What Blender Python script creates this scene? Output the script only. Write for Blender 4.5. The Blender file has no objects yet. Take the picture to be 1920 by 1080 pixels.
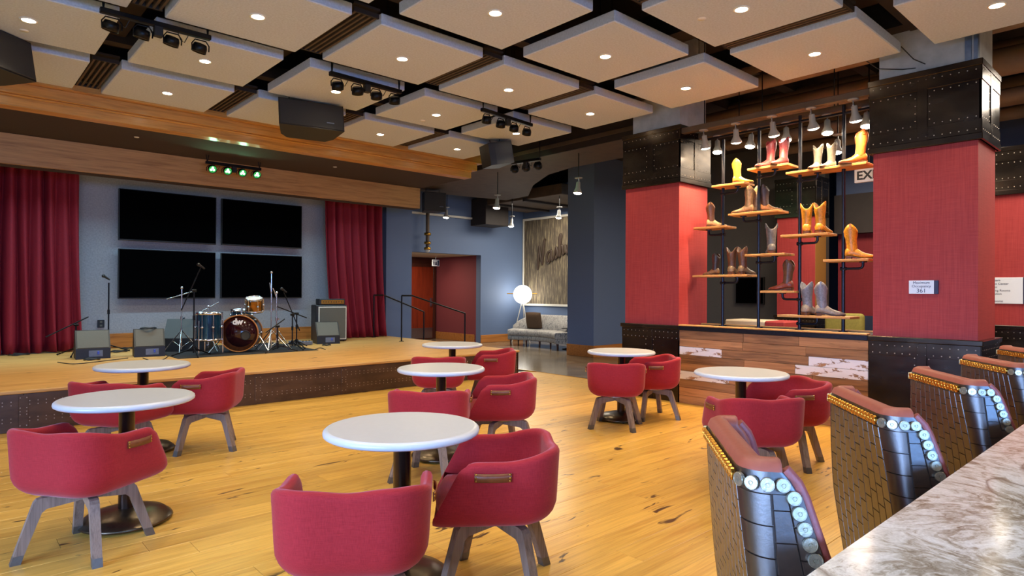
import bpy, bmesh, math, random
from mathutils import Vector, Matrix
import numpy as np
random.seed(7)
rng = random.Random(11)
SC = bpy.context.scene
COL = SC.collection
PI = math.pi
R = math.radians

# ------------------------------------------------------------------ camera
EYE = 1.42
YAW, PIT, ROL, FPX = R(42.2394), R(0.25333), R(0.30274), 1186.664
_f = Vector((math.sin(YAW)*math.cos(PIT), math.cos(YAW)*math.cos(PIT), math.sin(PIT)))
_r0 = Vector((math.cos(YAW), -math.sin(YAW), 0))
_u0 = _r0.cross(_f)
_r = _r0*math.cos(ROL) + _u0*math.sin(ROL)
_u = -_r0*math.sin(ROL) + _u0*math.cos(ROL)
CAMP = Vector((0, 0, EYE))
cam_d = bpy.data.cameras.new('camera')
cam_d.sensor_width = 36.0
cam_d.lens = FPX/1920*36.0
cam_d.clip_start = 0.05
cam_o = bpy.data.objects.new('camera', cam_d)
COL.objects.link(cam_o)
_m = Matrix((_r, _u, -_f)).transposed().to_4x4()
_m.translation = CAMP
cam_o.matrix_world = _m
SC.camera = cam_o

def at(px, py, x=None, y=None, z=None):
    """photo pixel -> point on the plane x=, y= or z= const"""
    d = _r*((px-960)/FPX) - _u*((py-540)/FPX) + _f
    if x is not None: t = (x-CAMP.x)/d.x
    elif y is not None: t = (y-CAMP.y)/d.y
    else: t = (z-CAMP.z)/d.z
    return CAMP + d*t

# ------------------------------------------------------------------ world, daylight, exposure
W = bpy.data.worlds.new('world'); SC.world = W; W.use_nodes = True
W.node_tree.nodes['Background'].inputs[0].default_value = (0.55, 0.68, 1.0, 1)
W.node_tree.nodes['Background'].inputs[1].default_value = 0.25
SC.view_settings.view_transform = 'Standard'
SC.view_settings.look = 'None'
SC.view_settings.gamma = 1.0
SC.view_settings.use_curve_mapping = False
SC.view_settings.exposure = 0.88

def area(name, loc, rot, sx, sy, power, color, spread=180):
    l = bpy.data.lights.new(name, 'AREA'); l.shape = 'RECTANGLE'; l.size = sx; l.size_y = sy
    l.energy = power; l.color = color; l.spread = R(spread)
    o = bpy.data.objects.new(name, l); o.location = loc; o.rotation_euler = rot
    COL.objects.link(o); return o

# window daylight from left and rear, as area lights before solid walls without openings
area('window_daylight', (-5.6, .2, 1.5), (0, R(-56), 0), 2.4, 8.0, 700, (0.34, 0.54, 1.0), 90)
area('window_daylight_rear', (-1.0, -4.35, 1.6), (R(62), 0, 0), 9.0, 2.4, 380, (0.20, 0.44, 1.0), 110)

# added fill lights for stage, lobby and lounge, plus the corridor ceiling lamp
area('stage_fill', (2.2, 11.05, 3.40), (R(-28), 0, 0), 8.5, .25, 150, (0.48, 0.82, 1.0))  # unseen fill behind the fascia, added to lift the stage wall
area('corridor_lamp', (9.4, 14.4, 2.36), (0, 0, 0), 1.2, .6, 24, (1.0, 0.82, 0.6))
area('lobby_fill', (10.4, 3.4, 3.8), (0, 0, 0), 2.0, 3.0, 120, (1.0, 0.84, 0.64))  # fill without a fixture, added to brighten the dark lobby
area('lobby_fill_right', (9.2, -.4, 3.8), (0, 0, 0), 1.6, 3.0, 110, (1.0, 0.86, 0.7))  # second added lobby fill, further right
area('lounge_fill', (11.2, 10.9, 3.58), (0, 0, 0), 1.4, 2.0, 70, (1.0, 0.92, 0.78))  # fill without a fixture, added to lighten the lounge

# unseen spots added under the dark soffit to brighten the stage deck
for _p in (at(256, 257, z=3.47), at(628, 313, z=3.47), Vector((-.6, 9.9, 3.47)), Vector((3.5, 9.6, 3.47))):
    _l = bpy.data.lights.new('soffit_fill', 'SPOT'); _l.energy = 55; _l.spot_size = R(130); _l.spot_blend = .9; _l.color = (1, .86, .64); _l.shadow_soft_size = .05
    _o = bpy.data.objects.new('soffit_fill', _l); _o.location = _p - Vector((0, 0, .03)); COL.objects.link(_o)

# ------------------------------------------------------------------ node helpers
def mat(name):
    m = bpy.data.materials.new(name); m.use_nodes = True
    nt = m.node_tree; b = nt.nodes['Principled BSDF']
    return m, nt, b
def N(nt, t, **kw):
    n = nt.nodes.new(t)
    for k, v in kw.items(): setattr(n, k, v)
    return n
def L(nt, a, b): nt.links.new(a, b)
def srgb(c):
    if isinstance(c, str): c = tuple(int(c[i:i+2], 16) for i in (0, 2, 4))
    o = []
    for v in c[:3]:
        v = v/255.0
        o.append(v/12.92 if v <= 0.04045 else ((v+0.055)/1.055)**2.4)
    return (*o, 1)
def sv(nt, sock, val): nt.nodes  # (kept tiny)
def coords(nt, scale=(1, 1, 1), kind='Object', rot=(0, 0, 0)):
    tc = N(nt, 'ShaderNodeTexCoord'); mp = N(nt, 'ShaderNodeMapping')
    mp.inputs['Scale'].default_value = scale; mp.inputs['Rotation'].default_value = rot
    L(nt, tc.outputs[kind], mp.inputs[0]); return mp.outputs[0]
def noise(nt, vec, scale, detail=4, rough=.55, dist=0):
    n = N(nt, 'ShaderNodeTexNoise'); n.inputs['Scale'].default_value = scale
    n.inputs['Detail'].default_value = detail; n.inputs['Roughness'].default_value = rough
    n.inputs['Distortion'].default_value = dist
    if vec is not None: L(nt, vec, n.inputs['Vector'])
    return n.outputs['Fac']
def ramp(nt, fac, stops):
    n = N(nt, 'ShaderNodeValToRGB'); cr = n.color_ramp
    while len(cr.elements) < len(stops): cr.elements.new(0.5)
    for e, (p, c) in zip(cr.elements, stops):
        e.position = p; e.color = c if len(c) == 4 else (*c, 1)
    L(nt, fac, n.inputs[0]); return n.outputs[0]
def mix(nt, fac, a, b, mode='MIX'):
    n = N(nt, 'ShaderNodeMix', data_type='RGBA', blend_type=mode)
    for s, v in ((n.inputs[0], fac), (n.inputs[6], a), (n.inputs[7], b)):
        if isinstance(v, (int, float)): s.default_value = v
        elif isinstance(v, tuple): s.default_value = v
        else: L(nt, v, s)
    return n.outputs[2]
def math_(nt, op, a, b=0.0):
    n = N(nt, 'ShaderNodeMath', operation=op)
    for s, v in ((n.inputs[0], a), (n.inputs[1], b)):
        if isinstance(v, (int, float)): s.default_value = v
        else: L(nt, v, s)
    return n.outputs[0]
def bump(nt, b, h, strength=.2, dist=.01):
    n = N(nt, 'ShaderNodeBump'); n.inputs['Strength'].default_value = strength
    n.inputs['Distance'].default_value = dist
    L(nt, h, n.inputs['Height']); L(nt, n.outputs[0], b.inputs['Normal'])

M = {}
def simple(name, c, rough=.5, metal=0.0, var=.12, scale=30, bmp=0, stretch=(1, 1, 1), spec=None, coat=0, kind='Object'):
    """plain surface: base colour with a little procedural mottling and fine relief"""
    m, nt, b = mat(name)
    col = srgb(c); v = coords(nt, stretch, kind)
    n = noise(nt, v, scale)
    lo = tuple(x*(1-var) for x in col[:3]); hi = tuple(min(1, x*(1+var)) for x in col[:3])
    L(nt, ramp(nt, n, [(.3, lo), (.7, hi)]), b.inputs['Base Color'])
    b.inputs['Roughness'].default_value = rough; b.inputs['Metallic'].default_value = metal
    if spec is not None: b.inputs['Specular IOR Level'].default_value = spec
    if coat: b.inputs['Coat Weight'].default_value = coat; b.inputs['Coat Roughness'].default_value = .08
    if bmp: bump(nt, b, n, bmp, .004)
    M[name] = m; return m
def emit(name, c, strength):
    m, nt, b = mat(name)
    b.inputs['Base Color'].default_value = srgb(c)
    b.inputs['Emission Color'].default_value = srgb(c); b.inputs['Emission Strength'].default_value = strength
    M[name] = m; return m

def wood(name, c1, c2, knots=0.0, rough=.4, axis=0, obj_var=.15, grain=1.0, coat=0, spec=.4, kind='Object'):
    """sawn board: streaks along one axis, fine grain, some dark knots and cracks, each board its own tone"""
    m, nt, b = mat(name)
    st = [14, 14, 14]; st[axis] = 0.9
    tc = N(nt, 'ShaderNodeTexCoord'); oi = N(nt, 'ShaderNodeObjectInfo')
    off = N(nt, 'ShaderNodeVectorMath', operation='SCALE'); off.inputs['Scale'].default_value = 37.0
    cx = N(nt, 'ShaderNodeCombineXYZ')
    for i in range(3): L(nt, oi.outputs['Random'], cx.inputs[i])
    L(nt, cx.outputs[0], off.inputs[0])
    ad = N(nt, 'ShaderNodeVectorMath', operation='ADD')
    L(nt, tc.outputs[kind], ad.inputs[0]); L(nt, off.outputs[0], ad.inputs[1])
    mp = N(nt, 'ShaderNodeMapping'); mp.inputs['Scale'].default_value = st; L(nt, ad.outputs[0], mp.inputs[0])
    g = noise(nt, mp.outputs[0], 1.4*grain, 6, .62, .6)
    col = ramp(nt, g, [(.28, srgb(c2)), (.52, srgb(c1)), (.8, tuple(min(1, x*1.12) for x in srgb(c1)[:3]))])
    mp2 = N(nt, 'ShaderNodeMapping'); s2 = [90, 90, 90]; s2[axis] = 3; mp2.inputs['Scale'].default_value = s2
    L(nt, ad.outputs[0], mp2.inputs[0])
    fine = noise(nt, mp2.outputs[0], 1.0*grain, 3, .5)
    col = mix(nt, .35, col, ramp(nt, fine, [(.35, (.55, .5, .45)), (.6, (1, 1, 1))]), 'MULTIPLY')
    var = ramp(nt, oi.outputs['Random'], [(0, (1-obj_var,)*3), (1, (1+obj_var*.4,)*3)])
    col = mix(nt, 1.0, col, var, 'MULTIPLY')
    if knots:
        mp3 = N(nt, 'ShaderNodeMapping'); s3 = [9, 9, 9]; s3[axis] = 2.2; mp3.inputs['Scale'].default_value = s3
        L(nt, ad.outputs[0], mp3.inputs[0])
        kn = noise(nt, mp3.outputs[0], 1.3, 3, .6, .9)
        k = ramp(nt, kn, [(.70-.05*knots, (0, 0, 0)), (.75-.05*knots, (1, 1, 1))])
        col = mix(nt, k, col, (.07, .035, .012, 1))
    L(nt, col, b.inputs['Base Color'])
    b.inputs['Roughness'].default_value = rough
    b.inputs['Specular IOR Level'].default_value = spec
    if coat: b.inputs['Coat Weight'].default_value = coat; b.inputs['Coat Roughness'].default_value = .2
    bump(nt, b, fine, .08, .002)
    M[name] = m; return m

# ------------------------------------------------------------------ mesh builder
def _basis(d):
    d = d.normalized()
    a = Vector((0, 0, 1)) if abs(d.z) < .95 else Vector((1, 0, 0))
    u = d.cross(a).normalized(); return u, d.cross(u).normalized()
class MB:
    def __init__(s): s.v = []; s.f = []; s.s = []
    def add(s, vs, fs, sm=False):
        o = len(s.v); s.v += [tuple(p) for p in vs]
        s.f += [tuple(i+o for i in f) for f in fs]; s.s += [sm]*len(fs); return s
    def box(s, c, d, rz=0, bev=0, mtx=None, seg=1):
        hx, hy, hz = d[0]/2, d[1]/2, d[2]/2
        T = Matrix.Translation(Vector(c)) @ (mtx.to_4x4() if mtx is not None else Matrix.Rotation(rz, 4, 'Z'))
        if bev:
            bm = bmesh.new(); bmesh.ops.create_cube(bm, size=1)
            for v in bm.verts: v.co = Vector((v.co.x*d[0], v.co.y*d[1], v.co.z*d[2]))
            bmesh.ops.bevel(bm, geom=bm.edges[:], offset=min(bev, .49*min(d)), segments=seg, affect='EDGES', profile=.5)
            bm.verts.index_update()
            s.add([T @ v.co for v in bm.verts], [[v.index for v in f.verts] for f in bm.faces], seg > 1)
            bm.free(); return s
        vs = [T @ Vector((x*hx, y*hy, z*hz)) for x in (-1, 1) for y in (-1, 1) for z in (-1, 1)]
        return s.add(vs, [(0, 1, 3, 2), (4, 6, 7, 5), (0, 4, 5, 1), (2, 3, 7, 6), (0, 2, 6, 4), (1, 5, 7, 3)])
    def bb(s, x0, x1, y0, y1, z0, z1, bev=0):
        return s.box(((x0+x1)/2, (y0+y1)/2, (z0+z1)/2), (abs(x1-x0), abs(y1-y0), abs(z1-z0)), bev=bev)
    def cyl(s, a, b, r, r2=None, n=12, caps=True):
        a = Vector(a); b = Vector(b); u, w = _basis(b-a); r2 = r if r2 is None else r2
        vs = []
        for p, q in ((a, r), (b, r2)):
            vs += [p + (u*math.cos(2*PI*i/n) + w*math.sin(2*PI*i/n))*q for i in range(n)]
        s.add(vs, [(i, (i+1) % n, n+(i+1) % n, n+i) for i in range(n)], True)
        if caps:
            s.add(vs[:n], [tuple(range(n-1, -1, -1))]); s.add(vs[n:], [tuple(range(n))])
        return s
    def lathe(s, prof, c=(0, 0, 0), n=32, mtx=None, sm=True):
        c = Vector(c); vs = []; fs = []
        for (r, z) in prof:
            for i in range(n):
                p = Vector((r*math.cos(2*PI*i/n), r*math.sin(2*PI*i/n), z))
                vs.append((mtx @ p if mtx is not None else p) + c)
        m = len(prof)
        for j in range(m-1):
            for i in range(n):
                fs.append((j*n+i, j*n+(i+1) % n, (j+1)*n+(i+1) % n, (j+1)*n+i))
        s.add(vs, fs, sm)
        for j, rev in ((0, True), (m-1, False)):
            if prof[j][0] > 1e-4:
                idx = list(range(j*n, j*n+n)); 
                s.add([vs[i] for i in (idx[::-1] if rev else idx)], [tuple(range(n))])
        return s
    def tube(s, pts, r, n=8, rs=None):
        pts = [Vector(p) for p in pts]; vs = []; fs = []
        u = None
        for k, p in enumerate(pts):
            d = (pts[min(k+1, len(pts)-1)] - pts[max(k-1, 0)])
            if u is None: u, w = _basis(d)
            else:
                d = d.normalized(); u = (u - d*u.dot(d)).normalized(); w = d.cross(u)
            q = rs[k] if rs else r
            vs += [p + (u*math.cos(2*PI*i/n) + w*math.sin(2*PI*i/n))*q for i in range(n)]
        for k in range(len(pts)-1):
            for i in range(n):
                fs.append((k*n+i, k*n+(i+1) % n, (k+1)*n+(i+1) % n, (k+1)*n+i))
        s.add(vs, fs, True)
        s.add(vs[:n], [tuple(range(n))]); s.add(vs[-n:], [tuple(range(n))])
        return s
    def sph(s, c, r, n=16, m=10, sc=(1, 1, 1)):
        prof = [(max(1e-5, math.sin(PI*j/m)), -math.cos(PI*j/m)) for j in range(m+1)]
        c = Vector(c); vs = []; fs = []
        for (q, z) in prof:
            for i in range(n):
                vs.append(c + Vector((q*math.cos(2*PI*i/n)*r*sc[0], q*math.sin(2*PI*i/n)*r*sc[1], z*r*sc[2])))
        for j in range(m):
            for i in range(n): fs.append((j*n+i, j*n+(i+1) % n, (j+1)*n+(i+1) % n, (j+1)*n+i))
        return s.add(vs, fs, True)
    def prism(s, poly, a, b, mtx=None, sm=False):
        """poly: list of (u,v); extruded along w from a to b; mtx maps (u,v,w) to space"""
        n = len(poly); T = mtx if mtx is not None else Matrix.Identity(4)
        vs = [T @ Vector((p[0], p[1], a)) for p in poly] + [T @ Vector((p[0], p[1], b)) for p in poly]
        s.add(vs, [(i, (i+1) % n, n+(i+1) % n, n+i) for i in range(n)], sm)
        s.add(vs[:n], [tuple(range(n-1, -1, -1))]); s.add(vs[n:], [tuple(range(n))]); return s
    def mesh(s, name):
        me = bpy.data.meshes.new(name)
        me.from_pydata(s.v, [], s.f); me.validate(clean_customdata=False)
        if len(me.polygons) == len(s.s): me.polygons.foreach_set('use_smooth', s.s)
        bm = bmesh.new(); bm.from_mesh(me)
        bmesh.ops.remove_doubles(bm, verts=bm.verts[:], dist=1e-5) if False else None
        bmesh.ops.recalc_face_normals(bm, faces=bm.faces[:]); bm.to_mesh(me); bm.free()
        me.update(); return me
    def build(s, name, m, parent=None, loc=(0, 0, 0), rz=0):
        me = s.mesh(name)
        if m is not None: me.materials.append(M[m] if isinstance(m, str) else m)
        return link(name, me, parent, loc, rz)
def link(name, me, parent=None, loc=(0, 0, 0), rz=0):
    o = bpy.data.objects.new(name, me); COL.objects.link(o)
    o.location = loc; o.rotation_euler = (0, 0, rz); o.parent = parent
    return o
def tag(o, label=None, cat=None, group=None, kind=None):
    if label: o['label'] = label
    if cat: o['category'] = cat
    if group: o['group'] = group
    if kind: o['kind'] = kind
    return o
def thing(name, label, cat, loc=(0, 0, 0), rz=0, group=None, kind=None):
    o = bpy.data.objects.new(name, None); o.empty_display_size = .1; COL.objects.link(o)
    o.location = loc; o.rotation_euler = (0, 0, rz)
    return tag(o, label, cat, group, kind)
def copy_tree(o, parent=None):
    c = o.copy(); COL.objects.link(c); c.parent = parent
    for ch in list(o.children): copy_tree(ch, c)
    return c
def struct(o, label=None): o['kind'] = 'structure'; 
def S(o, label=None):
    o['kind'] = 'structure'
    if label: o['label'] = label
    return o
def swap(m): return Matrix(m)
XZ = lambda o=(0, 0, 0): Matrix(((1, 0, 0, o[0]), (0, 0, 1, o[1]), (0, 1, 0, o[2]), (0, 0, 0, 1)))   # u->x v->z w->y
YZ = lambda o=(0, 0, 0): Matrix(((0, 0, 1, o[0]), (1, 0, 0, o[1]), (0, 1, 0, o[2]), (0, 0, 0, 1)))   # u->y v->z w->x
def text_mesh(body, size, extrude=.001, shear=0.0, offset=0.0, align='CENTER', spacing=1.0, line=1.0):
    cu = bpy.data.curves.new('lettering', 'FONT'); cu.body = body; cu.size = size; cu.extrude = extrude
    cu.shear = shear; cu.offset = offset; cu.align_x = align; cu.align_y = 'CENTER'; cu.space_character = spacing; cu.space_line = line
    cu.resolution_u = 3
    o = bpy.data.objects.new('lettering', cu); COL.objects.link(o)
    dg = bpy.context.evaluated_depsgraph_get(); dg.update()
    me = bpy.data.meshes.new_from_object(o.evaluated_get(dg))
    COL.objects.unlink(o); bpy.data.objects.remove(o); bpy.data.curves.remove(cu)
    return me
ORD = ['first', 'second', 'third', 'fourth', 'fifth', 'sixth', 'seventh', 'eighth', 'ninth', 'tenth']
# ------------------------------------------------------------------ materials
wood('floor_oak', (216, 170, 80), (192, 140, 56), knots=1.0, rough=.33, axis=0, obj_var=.14, coat=.25)
wood('stage_oak', (214, 166, 96), (176, 122, 60), knots=.8, rough=.42, axis=0, obj_var=.05, grain=1.2)
wood('beam_oak', (206, 150, 74), (164, 108, 46), knots=0, rough=.38, axis=0, obj_var=.06, coat=.3)
wood('fascia_oak', (194, 148, 92), (158, 112, 64), knots=0, rough=.5, axis=0, obj_var=.04)
wood('base_oak', (190, 122, 58), (150, 90, 40), knots=0, rough=.45, axis=0, obj_var=.05)
wood('shelf_oak', (206, 150, 84), (160, 106, 54), knots=.6, rough=.5, axis=1, obj_var=.12)
wood('reclaimed', (176, 122, 76), (108, 70, 42), knots=.7, rough=.7, axis=1, obj_var=.42)
wood('grey_oak', (140, 120, 104), (104, 86, 74), knots=0, rough=.5, axis=2, obj_var=.05, grain=2)
wood('door_wood', (120, 42, 18), (84, 26, 10), knots=0, rough=.3, axis=2, obj_var=.02, coat=.2)
wood('brown_wood', (70, 34, 22), (48, 22, 14), knots=0, rough=.35, axis=2, obj_var=.05)
simple('felt', (198, 207, 224), .95, var=.10, scale=55, bmp=.25, spec=.1)
simple('soffit', (58, 42, 34), .9, var=.06, scale=40)
simple('ceiling_dark', (46, 34, 29), .9, var=.2, scale=4)
simple('duct_brown', (82, 66, 50), .65, var=.18, scale=5, metal=.1)
simple('duct_dark', (40, 31, 27), .7, var=.2, scale=4)
simple('concrete', (182, 186, 190), .8, var=.16, scale=6, bmp=.2)
simple('galvanised', (120, 140, 168), .4, .7, var=.12, scale=20)
simple('blue_wall', (96, 114, 146), .62, var=.05, scale=60, bmp=.08, stretch=(1, 1, 4))
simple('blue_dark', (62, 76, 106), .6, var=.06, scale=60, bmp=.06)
simple('grey_wall', (74, 70, 66), .7, var=.05, scale=40)
simple('maroon', (122, 52, 58), .75, var=.08, scale=60, bmp=.1, stretch=(1, 1, 4))
simple('beige', (206, 190, 162), .8, var=.03, scale=20)
simple('white_trim', (214, 208, 196), .6, var=.08, scale=60)
simple('stage_cloth', (152, 152, 158), .9, var=.14, scale=38, bmp=.3, spec=.15)
simple('white_gloss', (236, 236, 232), .35, var=.02)
simple('black_plastic', (22, 21, 22), .5, var=.1, scale=60, bmp=.1)
simple('black_metal', (20, 19, 20), .38, .6, var=.15, scale=30)
simple('black_pipe', (42, 44, 52), .35, .75, var=.2, scale=30)
simple('chrome', (216, 218, 222), .12, 1.0, var=.04)
simple('steel', (150, 150, 152), .3, 1.0, var=.08)
simple('ochre', (150, 104, 44), .7, var=.06, scale=30)
simple('sign_white', (224, 232, 240), .5, var=.01)
simple('sign_navy', (40, 40, 70), .5, var=.02)
simple('ink', (58, 70, 92), .6, var=.02)
simple('cap_steel', (112, 108, 102), .45, .7)
simple('brass', (186, 140, 60), .28, 1.0, var=.1)
simple('navy_board', (40, 52, 78), .4, var=.12, scale=8)

simple('rivet_steel', (170, 160, 148), .35, .8)
simple('stage_metal', (84, 64, 50), .38, .45, var=.3, scale=3, stretch=(1, 1, 3))
def _metal():
    m, nt, b = mat('patina_metal')
    v = coords(nt, (1.2, 1.2, 3.0))
    n = noise(nt, v, 1.3, 3, .5, .5)
    L(nt, ramp(nt, n, [(.25, srgb((34, 30, 30))), (.5, srgb((58, 51, 46))), (.8, srgb((80, 71, 60)))]), b.inputs['Base Color'])
    r = math_(nt, 'MULTIPLY', noise(nt, v, 3, 3), .22)
    L(nt, math_(nt, 'ADD', r, .13), b.inputs['Roughness'])
    b.inputs['Metallic'].default_value = .85
    M['patina_metal'] = m
_metal()
def _linen(name, c, c2):
    m, nt, b = mat(name)
    a = noise(nt, coords(nt, (6, 6, 260)), 1.0, 3); d = noise(nt, coords(nt, (120, 120, 3)), 1.0, 3)
    h = math_(nt, 'ADD', a, d)
    L(nt, ramp(nt, math_(nt, 'MULTIPLY', h, .5), [(.36, srgb(c2)), (.62, srgb(c))]), b.inputs['Base Color'])
    b.inputs['Roughness'].default_value = .62; b.inputs['Specular IOR Level'].default_value = .3
    bump(nt, b, h, .12, .002); M[name] = m
_linen('red_linen', (168, 62, 60), (146, 47, 48))
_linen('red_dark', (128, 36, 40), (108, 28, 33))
def _polished():
    m, nt, b = mat('polished_concrete')
    n = noise(nt, coords(nt, (1, 1, 1)), 1.6, 8, .65, .6)
    L(nt, ramp(nt, n, [(.3, srgb((92, 80, 66))), (.7, srgb((138, 124, 104)))]), b.inputs['Base Color'])
    b.inputs['Roughness'].default_value = .16; M['polished_concrete'] = m
_polished()
def _streak():
    m, nt, b = mat('streaked_fabric')
    n = noise(nt, coords(nt, (26, 26, 2.2)), 1.0, 5, .65)
    L(nt, ramp(nt, n, [(.34, srgb((62, 52, 44))), (.52, srgb((96, 84, 68))), (.7, srgb((158, 142, 108)))]), b.inputs['Base Color'])
    b.inputs['Roughness'].default_value = .8; M['streaked_fabric'] = m
_streak()
def _chipped():
    m, nt, b = mat('chipped_white')
    n = noise(nt, coords(nt, (1, 6, 16)), 1.0, 7, .7, .5)
    f = ramp(nt, n, [(.43, (0, 0, 0)), (.46, (1, 1, 1))])
    g = noise(nt, coords(nt, (40, 2, 40)), 1.0, 4)
    wd = ramp(nt, g, [(.3, srgb((110, 76, 48))), (.7, srgb((164, 116, 76)))])
    L(nt, mix(nt, f, wd, srgb((222, 212, 206))), b.inputs['Base Color'])
    b.inputs['Roughness'].default_value = .7; bump(nt, b, f, .3, .003); M['chipped_white'] = m
_chipped()

# ------------------------------------------------------------------ floor
XW = 7.81                      # oak floor ends, concrete begins
XF = 7.04                      # face of pillars and boot wall
YS = 7.90                      # stage front
ZS = 0.412                     # stage deck
fl = S(MB().bb(-5.7, XW, -4.4, YS+.3, -.12, -.012).build('floor', 'floor_oak'), 'yellow oak plank floor of the main room')
pw = .185; k = 0
plens = (2.35, 1.9, 1.45)
pmesh = {}
for Ln in plens:
    pmesh[Ln] = MB().box((0, 0, -.006), (Ln-.0016, pw-.0018, .012), bev=.0012).mesh('floor_plank')
    pmesh[Ln].materials.append(M['floor_oak'])
y = YS+.02 - pw/2
row = 0
while y > .3:
    xs = XW
    xmin = max(-1.6, (2.75-.74*y)/.672 - .5)
    first = True
    while xs > xmin:
        Ln = rng.choice(plens)
        if first:
            xs = XW; first = False
            off = [0, .8, 1.5, .4, 1.15][row % 5]
            if off:
                me = MB().box((0, 0, -.006), (off-.0016, pw-.0018, .012), bev=.0012).mesh('floor_plank'); me.materials.append(M['floor_oak'])
                link('floor_plank', me, fl, (xs-off/2, y, 0)); xs -= off
        link('floor_plank', pmesh[Ln], fl, (xs-Ln/2, y, 0)); xs -= Ln
    y -= pw; row += 1
S(MB().bb(XW, 16.5, -4.4, 16, -.12, 0).build('floor_lounge', 'polished_concrete'), 'polished grey concrete floor')
S(MB().bb(XW-.012, XW+.012, 5.6, YS+4, -.01, .004).build('trim_1', 'brass'), 'thin brass strip between oak floor and concrete')

# ------------------------------------------------------------------ stage
stg = thing('stage', 'low oak stage with riveted dark metal front', 'stage', (0, 0, 0), kind='structure')
MB().bb(-4, 7.34, YS-.02, 12.5, ZS-.035, ZS, bev=.006).build('deck', 'stage_oak', stg)
MB().bb(-4, 7.30, YS+.03, 12.5, 0, ZS-.036).build('core', 'duct_dark', stg)
seams = [-.51, .64, 1.79, 2.943, 4.098, 5.25, 6.40, 7.32]
rv = MB()
def rivet(mb, p, nrm, r=.0055):
    r = min(r, .0058)
    p = Vector(p); n = Vector(nrm); u, w = _basis(n)
    vs = [p + (u*math.cos(2*PI*i/6)+w*math.sin(2*PI*i/6))*r for i in range(6)] + [p + n*r*.7]
    mb.add(vs, [(i, (i+1) % 6, 6) for i in range(6)], True)
for a, b in zip(seams[:-1], seams[1:]):
    MB().bb(a+.002, b-.002, YS, YS+.03, .0, ZS-.037, bev=.003).build('front_panel', 'stage_metal', stg)
    for zz in (.30, .265, .135, .10):
        n = int((b-a)/.064)
        for i in range(n):
            xx = a+.05+i*(b-a-.08)/(n-1)
            rivet(rv, (xx, YS, zz), (0, -1, 0))
for a in seams[:-1]:
    MB().bb(a-.04, a+.04, YS-.006, YS+.01, .005, ZS-.05, bev=.002).build('seam_strip', 'stage_metal', stg)
    for zz in (.335, .235, .2, .17, .06):
        for d in (-.026, .026): rivet(rv, (a+d, YS-.006, zz), (0, -1, 0))
MB().bb(7.30, 7.33, YS, 12.28, 0, ZS-.037, bev=.003).build('side_panel', 'stage_metal', stg)
for zz in (.30, .10):
    for i in range(40): rivet(rv, (7.33, YS+.08+i*.07, zz), (1, 0, 0))
tag(rv.build('rivets', 'rivet_steel', stg), kind='stuff')
# two steps down to the lounge side
for i, zz in enumerate((.27, .135)):
    MB().bb(7.34+.28*i, 7.62+.28*i, 10.75, 12.0, 0, zz, bev=.004).build('step', 'stage_oak', stg)

# ------------------------------------------------------------------ stage walls
S(MB().bb(-4, 7.6, 12.5, 12.65, 0, 4.6).build('wall_stage', 'stage_cloth'), 'grey-blue textured wall behind the stage')
bs = S(MB().bb(-4, 7.19, 12.455, 12.5, ZS, .66, bev=.004).build('baseboard_stage', 'base_oak'), 'oak baseboard along the stage wall')
PX0, PX1 = at(724, 500, y=12.3).x, at(772, 500, y=12.3).x
S(MB().bb(PX0, PX1, 12.3, 13.5, 0, 4.6).build('wall_stage_side', 'blue_wall'), 'pale blue wall pier beside the right curtain')
S(MB().bb(-4.1, -3.95, 7.9, 12.65, 0, 4.6).build('wall_stage_end', 'stage_cloth'), 'grey-blue end wall of the stage')

# ------------------------------------------------------------------ oak beam over the stage
t = thing('trim_2', 'stepped oak beam crown above the stage front', None, kind='structure')
for i, (yf, xe, z0, z1) in enumerate(((9.05, 7.20, 3.47, 3.60), (8.98, 7.28, 3.60, 3.725), (8.90, 7.36, 3.725, 3.95))):
    MB().bb(-4, xe, yf, 9.25, z0, z1, bev=.004).build('crown_board', 'beam_oak', t)
MB().bb(-4, 7.2, 9.02, 9.055, 3.575, 3.605, bev=.01).build('cove_strip', 'beam_oak', t)
S(MB().bb(-4, 7.19, 9.06, 12.5, 3.475, 3.60).build('ceiling_stage', 'soffit'), 'dark brown soffit over the stage')
f2 = thing('trim_3', 'lower oak fascia board over the stage opening', None, kind='structure')
MB().bb(-4, 7.2, 10.70, 10.74, 3.07, 3.476, bev=.003).build('fascia_board', 'fascia_oak', f2)
MB().bb(-4, 7.19, 10.74, 10.98, 3.065, 3.476).build('underside', 'soffit', f2)

# ------------------------------------------------------------------ lounge end: back wall, corridor, panel wall
YB = 13.3
wb = S(MB().bb(10.93, 12.7, YB, YB+.2, 0, 4.9).bb(PX1, 10.93, YB, YB+.2, 2.38, 4.9).build('wall_back', 'blue_wall'), 'blue painted back wall of the lounge')
S(MB().bb(10.93, 12.5, YB-.025, YB, 0, .21, bev=.004).build('baseboard_back', 'base_oak'), 'oak baseboard along the blue back wall')
S(MB().bb(10.93, 11.05, YB+.2, 15.6, 0, 2.5).build('wall_corridor', 'maroon'), 'maroon side wall of the short corridor')
S(MB().bb(10.905, 10.93, YB+.25, 15.4, 0, .21, bev=.004).build('baseboard_corridor', 'base_oak'), 'oak baseboard of the corridor')
S(MB().bb(7.36, 11.05, 15.4, 15.6, 0, 2.5).build('wall_corridor_end', 'brown_wood'), 'dark wood end wall of the corridor')
S(MB().bb(7.36, 11.05, YB+.19, 15.6, 2.38, 2.46).build('ceiling_corridor', 'beige'), 'beige ceiling of the corridor')
S(MB().bb(PX1-.15, PX1, 13.5, 15.6, 0, 2.5).build('wall_corridor_left', 'blue_wall'), 'blue side wall of the corridor')
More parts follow.
